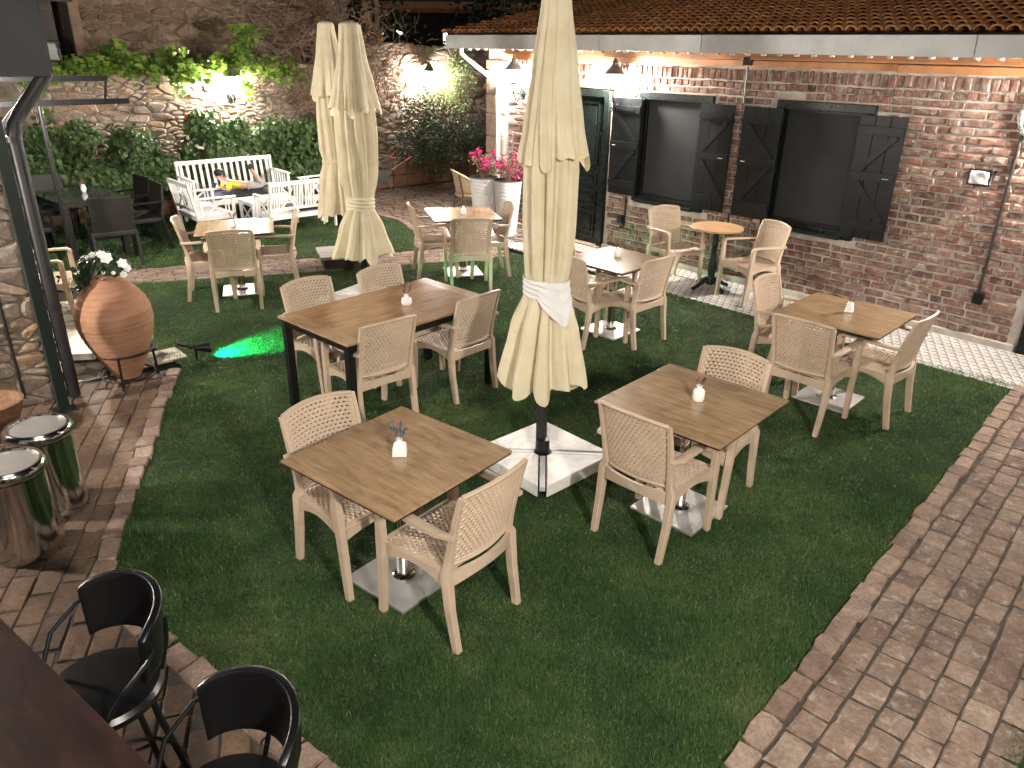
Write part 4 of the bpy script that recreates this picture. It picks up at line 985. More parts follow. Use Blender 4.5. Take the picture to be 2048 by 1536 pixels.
def geranium(u, v, hw, h, seed, label, reds):
    """mounded geranium bush: overlapping lumps of round leaves"""
    r = random.Random(seed); g = empty('geranium_bush', W(u, v, 0.36), ROT); tag(g, label, 'bush', 'geranium bushes along the stone wall')
    hw *= 1.15; h += 0.10; lumps = [(r.uniform(-0.06, 0.34), r.uniform(-hw, hw) * 0.9, r.uniform(0.10, h - 0.2), r.uniform(0.14, 0.27)) for _ in range(13)] + [(0.05, 0, h - 0.28, 0.28), (0.2, -hw * 0.55, 0.18, 0.27), (0.2, hw * 0.55, 0.18, 0.27), (0.22, 0, 0.2, 0.3)]
    b = MB()
    for lx, ly, lz, lr in lumps:
        for k in range(int(270 * (lr / 0.25) ** 2)):
            d = rdir(r); d.x = abs(d.x) if r.random() < 0.7 else d.x
            rad = lr * (r.uniform(0.72, 1.06) if r.random() < 0.88 else r.uniform(1.06, 1.45)); c = Vector((lx, ly, lz)) + d * rad
            if c.z < -0.22: continue
            nn = (d + rdir(r) * 0.75 + Vector((0.35, 0, 0.45))); leaf_round(b, c, nn, Vector((0, 0, 1)), r.uniform(0.028, 0.050), r.random() or 0.01)
    b.build('foliage', 'leaf_ger', g)
    s = MB()
    for k in range(14):
        a = r.choice(lumps); s.tube([(0, a[1] * 0.3, -0.02), (a[0] * 0.6, a[1] * 0.8, a[2] * 0.6), (a[0], a[1], a[2])], 0.008, 5)
    s.build('stems', 'stem', g)
    for (du, dv, dz) in reds:
        f = MB()
        for k in range(7): flower(f, Vector((du, -dv, dz)) + rdir(r) * 0.022, rdir(r) + Vector((1, 0, 0.6)), 0.022, 5, r.random() or 0.01)
        f.build('flower_head', 'red_flower', g)
geranium(-8.95, 5.45, 0.62, 1.0, 31, 'geranium bush behind the dark dining table', [])
geranium(-8.95, 4.35, 0.62, 0.88, 32, 'geranium bush with one low red bloom beside the dark table', [(0.18, -0.22, 0.68)])
geranium(-8.95, 3.10, 0.70, 1.12, 33, 'tall geranium bush with three red blooms behind the white bench', [(0.1, 0.25, 1.12), (0.12, 0.16, 1.10), (0.1, -0.3, 1.06)])
geranium(-8.95, 1.85, 0.62, 0.95, 34, 'geranium bush at the right end of the white bench', [])
geranium(-8.95, 0.85, 0.60, 0.98, 35, 'geranium bush with a red bloom beside the closed parasols', [(0.05, 0.1, 1.02)])
geranium(-8.95, 6.6, 0.62, 1.0, 36, 'geranium bush half hidden by the left stone building', [])

# grape vine on a wire along the top of the garden wall
VN = empty('grape_vine', W(GU + 0.10, 0, 2.2), ROT); tag(VN, 'bright green grape vine trailing along the top of the garden wall', 'vine')
r = random.Random(41); b = MB(); st = MB()
for off in (0.0, 0.09): st.tube([(off, -6.1 + k * 0.5, -0.02 + off * 0.7 + 0.02 * nz(k, off * 9)) for k in range(12)], 0.010, 6)
for k in range(26):
    y0 = r.uniform(-6.2, -1.7); L = r.uniform(0.25, 0.6); pts = [Vector((r.uniform(-0.02, 0.12), y0, 0.0))]; d = Vector((r.uniform(0.0, 0.35), r.uniform(-0.7, 0.7), r.uniform(-0.2, 1.0))).normalized()
    for i in range(6): d = (d + Vector((0.08, r.uniform(-.3, .3), -0.28))).normalized(); pts.append(pts[-1] + d * L / 5)
    st.tube(pts, 0.004, 4)
    for p in pts:
        for _ in range(7): leaf_lobed(b, p + rdir(r) * 0.085, rdir(r) + Vector((1.0, 0, 0.5)), Vector((0, 0, 1)), r.uniform(0.035, 0.075), r.random() or 0.01)
for k in range(950):
    y0 = r.uniform(-6.2, -1.2); dens = 0.5 + 0.5 * nz(y0 * 1.5, 3.3)
    if r.random() > dens + 0.3: continue
    leaf_lobed(b, Vector((r.uniform(-0.05, 0.16), y0, r.gauss(0.02, 0.09) + 0.08 * nz(y0 * 2, 1.1))), rdir(r) + Vector((1.0, 0, 0.4)), Vector((0, 0, 1)), r.uniform(0.03, 0.07), r.random() or 0.01)
for k in range(240):       # the bunch climbing the house corner and the thin trailing end
    t = r.random(); leaf_lobed(b, Vector((r.uniform(-0.02, 0.12), -2.2 + 0.28 * r.gauss(0, 0.5) + t * 0.2, 0.05 + t * 0.62)), rdir(r) + Vector((1, 0, 0.3)), Vector((0, 0, 1)), r.uniform(0.03, 0.07), r.random() or 0.01)
for k in range(130):
    t = r.random(); leaf_lobed(b, Vector((r.uniform(0, 0.1), -1.75 + t * 0.95, 0.12 - t * 0.38 + r.gauss(0, 0.06))), rdir(r) + Vector((1, 0, 0.4)), Vector((0, 0, 1)), r.uniform(0.025, 0.055), r.random() or 0.01)
b.build('foliage', 'leaf_vine', VN); st.build('stems', 'twig', VN, smooth=True)

# leafless creeper over the wall and the house corner
CR = empty('dry_creeper', W(GU + 0.08, 0, 0.5), ROT); tag(CR, 'leafless brown creeper tangled over the wall behind the parasols', 'creeper')
r = random.Random(51); b = MB(); lf = MB()
for k in range(1000):
    y0 = r.gauss(-0.35, 0.75); y0 = max(-2.0, min(1.7, y0)); z0 = r.uniform(0.8, 2.75); up = z0 > 1.7
    p = Vector((r.uniform(0.0, 0.16) - (0.3 if z0 > 2.2 and r.random() < .5 else 0), y0, z0)); d = Vector((r.uniform(-.2, .4), r.uniform(-1, 1), r.uniform(-0.9, 0.9))).normalized(); pts = [p]
    for i in range(6): d = (d + rdir(r) * 0.5).normalized(); pts.append(pts[-1] + d * r.uniform(0.04, 0.10))
    b.tube(pts, [0.009 * (1 - i / 9) for i in range(7)], 3, cap=False)
    if r.random() < 0.35 and y0 > -0.9:
        for _ in range(3): leaf_lobed(lf, pts[3] + rdir(r) * 0.06, rdir(r) + Vector((1, 0, 0)), Vector((0, 0, 1)), r.uniform(0.02, 0.04), r.random() or 0.01)
b.build('twigs', 'twig', CR); lf.build('dry_leaves', 'leaf_dry', CR)

# pale climbing shrub round the second garden lantern, and the dark flowering shrub beneath
def bush(name, u, v, z0, lumps, n, mat, lw, seed, label, cat, flowers=0, fm='white_flower', nstem=10, smat='twig', inner=0.5):
    r = random.Random(seed); g = empty(name, W(u, v, z0), ROT); tag(g, label, cat); b = MB(); fl = MB()
    tot = sum(l[3] ** 2 for l in lumps)
    for lx, ly, lz, lr in lumps:
        for k in range(int(n * lr ** 2 / tot)):
            d = rdir(r); c = Vector((lx, ly, lz)) + d * lr * r.uniform(inner, 1.15)
            leaf_lance(b, c, (d + rdir(r) * 0.9), rdir(r), r.uniform(*lw), r.uniform(*lw) * 0.22, r.random() or 0.01)
            if flowers and r.random() < flowers / n: flower(fl, c + d * 0.02 + Vector((0.06, 0, 0)), d + Vector((1, 0, .5)), r.uniform(0.012, 0.02), 5, r.random() or 0.01)
    b.build('foliage', mat, g)
    s = MB()
    for k in range(nstem):
        a = r.choice(lumps); s.tube([(r.uniform(-.05, .05), r.uniform(-.05, .05), 0), (a[0] * 0.5, a[1] * 0.6, a[2] * 0.5), (a[0], a[1], a[2])], [0.012, 0.008, 0.004], 5)
    s.build('stems', smat, g)
    if fl.v: fl.build('flowers', fm, g)
    return g
bush('pale_shrub', -9.15, -2.0, 1.0, [(0.1, 0.25, 1.1, 0.22), (0.05, 0.45, 1.25, 0.2), (0.12, 0.05, 0.75, 0.25), (0.12, -0.3, 0.7, 0.25), (0.1, 0.65, 0.95, 0.22), (0.1, 0.4, 0.55, 0.25), (0.05, 0.75, 1.4, 0.15)], 3000, 'leaf_pale', (0.03, 0.07), 61, 'pale green climbing shrub around the far garden lantern', 'shrub')
bush('flowering_shrub', -8.75, -1.4, 0.36, [(0.1, 0, 0.55, 0.42), (0.05, 0.35, 0.85, 0.36), (0.2, -0.5, 0.4, 0.38), (0.25, 0.5, 0.35, 0.38), (0.0, -0.2, 1.0, 0.33), (0.3, -0.1, 0.15, 0.35), (0.1, 0.9, 0.55, 0.36), (0.15, 1.3, 0.35, 0.32)], 6500, 'leaf_dark', (0.035, 0.075), 62, 'dark shrub dotted with small white flowers below the far lantern', 'shrub', 26)
bush('dark_shrub', -8.9, -3.1, 0.36, [(0.1, 0, 0.3, 0.35), (0.1, 0.4, 0.5, 0.33), (0.1, -0.4, 0.35, 0.33)], 2600, 'leaf_dark', (0.03, 0.07), 63, 'low dark shrub by the far corner of the brick building', 'shrub', 4)

# far dark trees and a lit house beyond the yard
def far_tree(x, y, h, rad, seed, label):
    r = random.Random(seed); t = empty('far_tree', (x, y, 0)); tag(t, label, 'tree', 'dark trees beyond the courtyard'); b = MB()
    q = MB(); q.tube([(0, 0, 0), (0.1, 0, h * 0.5), (0, 0.1, h * 0.8)], [0.2, 0.14, 0.05], 8); q.build('trunk', 'twig', t, smooth=True)
    for k in range(14):
        c = Vector((r.gauss(0, rad * 0.45), r.gauss(0, rad * 0.45), h * r.uniform(0.4, 1.0)))
        for j in range(160):
            d = rdir(r); leaf_lance(b, c + d * rad * 0.42 * r.uniform(0.5, 1.1), rdir(r), rdir(r), r.uniform(0.1, 0.25), 0.05, r.random() or 0.01)
    b.build('crown', 'leaf_dark', t)
far_tree(-0.5, 24.0, 5.5, 2.0, 71, 'dark tree left of the distant lit house')
far_tree(1.6, 22.0, 5.0, 1.6, 72, 'dark tree behind the far end of the tile roof')
far_tree(-4.2, 22.5, 6.0, 1.8, 73, 'dark tree behind the closed parasols')
FH = empty('distant_house', (-3.0, 32, 0), math.radians(-8)); tag(FH, 'dim distant house with a few lit windows beyond the wall', 'house')
q = MB(); q.box((0, 2, 2.2), (13, 4, 4.4)); q.build('wall', 'dark_wood', FH)
q = MB(); q.box((0, 1.6, 4.5), (14, 5.6, 0.15), Matrix.Rotation(math.radians(14), 3, 'X')); q.build('roof', 'roof_tile', FH)
for x, z, w_, h_ in ((-2.9, 3.45, 0.35, 0.35), (-1.6, 3.1, 0.25, 0.2), (0.2, 2.9, 0.2, 0.5), (4.2, 3.0, 0.8, 0.4)):
    q = MB(); q.box((x, -0.03, z), (w_, 0.05, h_)); wf = q.build('window', 'dark_wood', FH)
    q = MB(); q.box((x, -0.062, z), (w_ - 0.06, 0.01, h_ - 0.06)); q.build('pane', 'lamp_far', wf)
q = MB(); q.tube([(0, 0, 0), (0.02, 0, 2.5), (0.0, 0.03, 4.6)], [0.07, 0.06, 0.05], 8); o = q.build('timber_pole', 'twig', None, smooth=True); o.location = W(-10.2, -1.25, 0); tag(o, 'bare brown timber pole standing behind the garden wall', 'pole')

# ------------------------------------------------------------------ woven resin armchair
def weave_sheet(surf, cols, rows, thick):
    """sheet with staggered slots and raised strands; surf(s,t) -> point, s in 0..1, t in 0..1"""
    b = bmesh.new(); C, R_ = cols * 2, rows * 2; vv = {}
    for j in range(R_ + 1):
        tj = (j // 2) / rows + (0.62 / rows if j % 2 else 0.0)
        for i in range(C + 1): vv[i, j] = b.verts.new(surf(i / C, min(1.0, tj)))
    for j in range(R_):
        for i in range(C):
            row = j // 2
            if j % 2 == 1 and (i + row) % 2 == 0 and 1 < i < C - 2 and 1 < j < R_ - 2: continue
            b.faces.new((vv[i, j], vv[i + 1, j], vv[i + 1, j + 1], vv[i, j + 1]))
    b.normal_update()
    for (i, j), v in vv.items():
        if 0 < i < C and 0 < j < R_: v.co += v.normal * (0.0036 if (i + j // 2) % 2 else -0.0018)
    bmesh.ops.solidify(b, geom=b.faces[:], thickness=thick)
    me = bpy.data.meshes.new('weave'); b.to_mesh(me); b.free(); me.materials.append(M['resin']); return me
def back_pt(s, t, d=0.0):
    x = (s * 2 - 1); w = 0.202 + 0.010 * t
    return Vector((x * w, -0.205 - 0.065 * t - 0.025 * t * t - 0.040 * (1 - x * x) - d, 0.455 + (0.39 + 0.018 * (1 - x * x)) * t))
def seat_pt(s, t):
    x = s * 2 - 1; return Vector((x * (0.215 + 0.015 * t), -0.215 + 0.43 * t, 0.432 - 0.016 * (1 - x * x) * math.sin(PI * min(1, t * 1.1)) - 0.02 * max(0, t - 0.85) / 0.15))
def make_chair():
    c = empty('armchair')
    link('backrest', weave_sheet(lambda s, t: back_pt(s, t), 15, 18, 0.006), c)
    link('seat', weave_sheet(seat_pt, 16, 18, 0.006), c)
    q = MB()
    top = [back_pt(k / 12, 1.0) for k in range(13)]; q.tube(top, 0.0115, 8); q.build('top_rail', 'resin', c, smooth=True); q = MB()
    bot = [back_pt(k / 12, 0.0) for k in range(13)]; q.tube(bot, 0.010, 6); q.build('lower_rail', 'resin', c, smooth=True)
    for sx in (-1, 1):
        q = MB(); pts = [(sx * 0.222, -0.262, 0.0), (sx * 0.226, -0.225, 0.22), (sx * 0.226, -0.205, 0.42)]
        for k in range(7):
            p = back_pt(0.5 + 0.5 * sx, k / 6); pts.append((p.x + sx * 0.008, p.y, p.z))
        q.ribbon(pts, [0.034, 0.038, 0.042, 0.036, 0.03, 0.028, 0.027, 0.026, 0.025, 0.022], [0.040, 0.046, 0.054, 0.044, 0.036, 0.032, 0.03, 0.028, 0.026, 0.022], (1, 0, 0)); q.build('leg', 'resin', c, smooth=True)
        q = MB(); q.ribbon([(sx * 0.242, 0.215, 0.0), (sx * 0.245, 0.200, 0.25), (sx * 0.250, 0.190, 0.45), (sx * 0.254, 0.186, 0.60), (sx * 0.255, 0.182, 0.628)], [0.034, 0.038, 0.04, 0.036, 0.036], [0.04, 0.046, 0.05, 0.042, 0.04], (1, 0, 0)); q.build('leg', 'resin', c, smooth=True)
        q = MB(); q.ribbon([(sx * 0.255, 0.198, 0.612), (sx * 0.256, 0.190, 0.640), (sx * 0.257, 0.165, 0.655), (sx * 0.258, 0.05, 0.654), (sx * 0.258, -0.10, 0.645), (sx * 0.252, -0.20, 0.640), (sx * 0.236, -0.262, 0.640)], [0.046, 0.05, 0.052, 0.052, 0.05, 0.042, 0.03], [0.026, 0.026, 0.024, 0.022, 0.022, 0.022, 0.022], (1, 0, 0)); q.build('arm', 'resin', c, smooth=True)
        q = MB()       # side apron with an arched lower edge
        n = 10; vs = []
        for k in range(n + 1):
            t = k / n; y = -0.20 + t * 0.385; lo = 0.345 + 0.05 * math.sin(PI * t); x = sx * (0.226 + 0.012 * t)
            vs += [(x - 0.010, y, lo), (x + 0.010, y, lo), (x + 0.010, y, 0.43), (x - 0.010, y, 0.43)]
        fs = [(0, 1, 2, 3), tuple(n * 4 + i for i in (3, 2, 1, 0))]
        for k in range(n):
            for e in range(4): fs.append((k * 4 + e, k * 4 + (e + 1) % 4, k * 4 + 4 + (e + 1) % 4, k * 4 + 4 + e))
        q.add(vs, fs); q.build('side_apron', 'resin', c)
    for yy, bow, nm in ((0.197, 0.0, 'front_apron'), (-0.212, -0.045, 'rear_apron')):
        q = MB(); n = 12; vs = []
        for k in range(n + 1):
            t = k / n * 2 - 1; x = t * 0.222; y = yy + bow * (1 - t * t); lo = 0.345 + 0.03 * (1 - t * t)
            vs += [(x, y - 0.009, lo), (x, y + 0.009, lo), (x, y + 0.009, 0.428), (x, y - 0.009, 0.428)]
        fs = [(0, 1, 2, 3), tuple(n * 4 + i for i in (3, 2, 1, 0))]
        for k in range(n):
            for e in range(4): fs.append((k * 4 + e, k * 4 + (e + 1) % 4, k * 4 + 4 + (e + 1) % 4, k * 4 + 4 + e))
        q.add(vs, fs); q.build(nm, 'resin', c, smooth=True)
    q = MB(); q.lathe([(0.0, -0.002), (0.014, -0.002), (0.014, 0.002), (0.0, 0.002)], 12); q.v = [(x * 1.4, -0.27 + z, 0.395 + y) for x, y, z in q.v]; q.build('badge', 'grey_fascia', c, smooth=True)
    return c
proto = make_chair(); PK = [o for o in bpy.data.objects if o.parent == proto]
CH = [
 (-0.300, 3.055, 52, 'beige woven resin armchair nearest the camera, its back turned, at the front left table'),
 (-0.800, 3.395, -132, 'beige woven armchair tucked in on the far side of the front left table'),
 (0.839, 3.757, -43.4, 'beige woven armchair seen from behind beside the marble parasol base, at the front middle table'),
 (1.215, 4.190, 140, 'beige woven armchair tucked in on the far side of the front middle table'),
 (2.260, 5.305, -44.5, 'beige woven armchair seen from behind at the table near the right end of the lawn'),
 (2.793, 5.447, 45, 'beige woven armchair on the right of the table near the right end of the lawn'),
 (2.330, 5.980, -134, 'beige woven armchair far left of the table at the right end of the lawn'),
 (1.134, 7.005, 42, 'beige woven armchair right of the table behind the large parasol'),
 (0.780, 6.960, -62, 'beige woven armchair left of the table, half hidden by the large parasol'),
 (0.640, 7.520, -135, 'beige woven armchair on the far side of the table, mostly hidden by the large parasol'),
 (-0.535, 8.650, 11, 'beige woven armchair seen from behind at the back middle table'),
 (-0.960, 9.180, -75, 'beige woven armchair left of the back middle table'),
 (-0.360, 9.250, 103, 'beige woven armchair right of the back middle table, before the white pots'),
 (-2.960, 7.840, 18, 'beige woven armchair seen from behind at the back left table'),
 (-3.340, 8.160, -72, 'beige woven armchair left of the back left table'),
 (-2.760, 8.480, 107, 'beige woven armchair right of the back left table'),
 (-1.050, 5.140, 42, 'beige woven armchair, left of the two seen from behind at the long table'),
 (-0.480, 5.750, 48, 'beige woven armchair, right of the two seen from behind at the long table'),
 (-1.440, 5.640, -132, 'beige woven armchair at the far side of the long table by the green light'),
 (-0.930, 6.060, -132, 'beige woven armchair at the far side of the long table, farther from the green light'),
 (1.930, 9.000, 206, 'beige woven armchair left of the round table against the brick wall'),
 (2.640, 8.330, 113, 'beige woven armchair right of the round table against the brick wall'),
 (-4.580, 7.200, -70, 'beige woven armchair on the star tiles behind the clay jar'),
]
for i, (x, y, a, lab) in enumerate(CH):
    o = proto if i == 0 else copy_tree(proto, None, PK)
    o.location = (x, y, 0.004); o.rotation_euler = (0, 0, math.radians(a)); tag(o, lab, 'chair', 'beige woven armchairs')

# ------------------------------------------------------------------ pedestal tables
def make_ptable():
    t = empty('pedestal_table')
    q = MB(); q.box((0, 0, 0.734), (0.8, 0.8, 0.012)); q.build('table_top', 'top_oak', t, bevel=0.002)
    q = MB(); q.box((0, 0, 0.7225), (0.792, 0.792, 0.010)); q.build('top_core', 'black_metal', t)
    q = MB(); q.box((0, 0, 0.71), (0.34, 0.34, 0.012)); q.build('mounting_plate', 'black_metal', t)
    q = MB(); q.tube([(0, 0, 0.03), (0, 0, 0.705)], 0.038, 20); q.build('stem', 'chrome', t, smooth=True)
    q = MB(); q.lathe([(0.062, 0.026), (0.064, 0.034), (0.05, 0.044), (0.038, 0.046)], 24); q.build('collar', 'chrome', t, smooth=True)
    q = MB(); q.box((0, 0, 0.018), (0.43, 0.43, 0.016)); q.build('base_plate', 'steel', t, bevel=0.003)
    for sx in (-1, 1):
        for sy in (-1, 1):
            q = MB(); q.lathe([(0.016, -0.004), (0.018, 0.01)], 10, (sx * 0.18, sy * 0.18, 0)); q.build('foot', 'black_metal', t, smooth=True)
    return t
pt = make_ptable(); TK = [o for o in bpy.data.objects if o.parent == pt]
TB = [(-0.551, 3.255, -38.14, 0.79, 0.805, 'front left table'), (1.04, 3.96, -42.3, 0.80, 0.81, 'front middle table'), (2.586, 5.637, -44.1, 0.807, 0.78, 'table near the right end of the lawn'),
      (0.975, 7.185, -45, 0.75, 0.75, 'table behind the large parasol'), (-0.64, 9.242, -75.2, 0.80, 0.81, 'back middle table'), (-3.079, 8.294, -72.3, 0.79, 0.81, 'back left table')]
TL = ['square oak pedestal table in the front left, nearest the camera', 'square oak pedestal table in the front middle, right of the marble parasol base', 'square oak pedestal table near the right end of the lawn by the patterned tiles',
      'square pale pedestal table just behind the large parasol', 'square pedestal table at the back in front of the white flower pots', 'square pedestal table at the back left in front of the white garden chairs']
for i, (x, y, a, w, d, _) in enumerate(TB):
    o = pt if i == 0 else copy_tree(pt, None, TK)
    o.location = (x, y, 0); o.rotation_euler = (0, 0, math.radians(a)); tag(o, TL[i], 'table', 'square pedestal tables')
    kids = TK if i == 0 else [c for c in bpy.data.objects if c.parent == o]
    for c in kids:
        if c.name.startswith(('table_top', 'top_core')): c.scale = (w / 0.8, d / 0.8, 1)
# long wooden table
LT = empty('long_table', (-0.938, 5.569, 0), math.radians(-42.0)); tag(LT, 'long worn wooden table with black legs in the middle of the lawn', 'table')
bw = 0.855; bl = 1.462
for k in range(5):
    q = MB(); q.box((-bw / 2 + 0.0 + (k + 0.5) * bw / 5, 0, 0.732), (bw / 5 - 0.0016, bl - 0.26, 0.018)); q.build('plank', 'top_teak', LT, bevel=0.0012)
for s in (-1, 1):
    q = MB(); q.box((0, s * (bl / 2 - 0.065), 0.732), (bw, 0.128, 0.018)); q.build('end_board', 'top_oak', LT, bevel=0.0015)
q = MB()
for s in (-1, 1): q.box((s * (bw / 2 - 0.03), 0, 0.695), (0.03, bl - 0.1, 0.055)); q.box((0, s * (bl / 2 - 0.04), 0.695), (bw - 0.1, 0.03, 0.055))
q.box((0, 0, 0.718), (bw - 0.04, bl - 0.04, 0.008)); q.build('frame', 'black_metal', LT, bevel=0.003)
for sx in (-1, 1):
    for sy in (-1, 1):
        q = MB(); q.box((sx * (bw / 2 - 0.045), sy * (bl / 2 - 0.045), 0.36), (0.055, 0.055, 0.718)); q.build('leg', 'black_metal', LT, bevel=0.004)
# round table with cast iron foot
RT = empty('round_table', (2.33, 8.73, 0.006)); tag(RT, 'small round wooden table on a black cast iron foot against the brick wall', 'table')
q = MB(); q.lathe([(0.285, 0.715), (0.30, 0.72), (0.30, 0.735), (0.296, 0.74)], 40); q.build('table_top', 'top_round', RT, smooth=True)
q = MB(); q.lathe([(0.05, 0.06), (0.055, 0.12), (0.04, 0.16), (0.05, 0.22), (0.055, 0.28), (0.035, 0.36), (0.03, 0.5), (0.036, 0.52), (0.036, 0.54), (0.03, 0.56), (0.034, 0.70), (0.09, 0.712)], 18); q.build('column', 'black_metal', RT, smooth=True)
for k in range(4):
    a = k * PI / 2 + 0.4; d = Vector((math.cos(a), math.sin(a), 0)); q = MB()
    q.tube([d * 0.03 + Vector((0, 0, 0.12)), d * 0.10 + Vector((0, 0, 0.10)), d * 0.18 + Vector((0, 0, 0.05)), d * 0.25 + Vector((0, 0, 0.022))], [0.026, 0.028, 0.024, 0.022], 8); q.build('foot', 'black_metal', RT, smooth=True)

# ------------------------------------------------------------------ vases and dried bouquets
PROF = {'bottle': [(0.030, 0), (0.034, 0.01), (0.034, 0.055), (0.028, 0.066), (0.015, 0.072), (0.014, 0.085), (0.018, 0.09)],
        'round': [(0.030, 0), (0.040, 0.012), (0.042, 0.035), (0.036, 0.055), (0.016, 0.064), (0.015, 0.08), (0.018, 0.084)],
        'ribbed': [(0.024, 0), (0.034, 0.008), (0.026, 0.018), (0.034, 0.028), (0.024, 0.038), (0.030, 0.048), (0.020, 0.057), (0.025, 0.066), (0.015, 0.075), (0.017, 0.08)],
        'oval': [(0.02, 0), (0.034, 0.03), (0.036, 0.055), (0.026, 0.085), (0.018, 0.098)]}
def vase(kind, x, y, z, where, seed, mats, rz=0.4):
    v = empty('bud_vase', (x, y, z), rz); names = {'bottle': 'bottle shaped', 'round': 'squat round', 'ribbed': 'ribbed', 'oval': 'egg shaped', 'square': 'angular'}
    tag(v, f'small {names[kind]} white bud vase on the {where}', 'vase', 'white bud vases'); q = MB()
    if kind == 'square':
        n = 4
        pr_ = [(0.047, 0), (0.050, 0.006), (0.044, 0.05), (0.020, 0.068), (0.016, 0.082)]
        q.lathe(pr_, 4); q.v = [(a, b, c) for a, b, c in q.v]; q.build('body', 'ceramic', v, bevel=0.004)
        q = MB(); q.lathe([(0.014, 0.08), (0.017, 0.088)], 12); q.build('lip', 'ceramic', v, smooth=True)
    else:
        q.lathe(PROF[kind], 20, cap=True); q.build('body', 'ceramic', v, smooth=True)
        q = MB(); top = PROF[kind][-1]; q.tube([(top[0] * math.cos(a), top[0] * math.sin(a), top[1]) for a in [k * PI / 8 for k in range(16)]], 0.002, 5, closed=True); q.build('lip', 'ceramic', v, smooth=True)
    r = random.Random(seed); zt = 0.084
    bq = empty('dried_bouquet', (x, y, z), 0); tag(bq, f'dried flowers in the vase on the {where}', 'dried flowers', 'dried bouquets')
    for m in mats:
        st_, hd = MB(), MB()
        for k in range(5):
            d = Vector((r.uniform(-.45, .45), r.uniform(-.45, .45), 1)).normalized(); L = r.uniform(0.04, 0.095); p0 = Vector((0, 0, zt - 0.03)); p1 = p0 + d * (L + 0.03)
            st_.tube([p0, p1], 0.0012, 4, r=r.random() or 0.01)
            for j in range(7): leaf_lance(hd, p1 + rdir(r) * 0.006 - d * r.uniform(0, 0.025), d + rdir(r) * 0.8, rdir(r), r.uniform(0.010, 0.022), 0.004, r.random() or 0.01)
        st_.build('stems', m, bq); hd.build('flower_heads', m, bq)
vase('square', -0.545, 3.265, 0.741, 'front left table', 1, ['dry_blue', 'dry_blue', 'dry_pink'], 0.85)
vase('bottle', 1.075, 3.97, 0.741, 'front middle table', 2, ['dry_pink', 'dry_dark'])
vase('ribbed', 2.62, 5.66, 0.741, 'table near the right end of the lawn', 3, ['dry_blue', 'dry_pink'])
vase('bottle', 1.00, 7.27, 0.741, 'table behind the large parasol', 4, ['dry_pink', 'dry_dark'])
vase('bottle', -0.63, 9.22, 0.741, 'back middle table', 5, ['dry_dark'])
vase('ribbed', -3.09, 8.28, 0.741, 'back left table', 6, ['dry_dark', 'dry_pink'])
vase('round', -0.83, 5.63, 0.742, 'long wooden table', 7, ['dry_pink', 'dry_dark'])

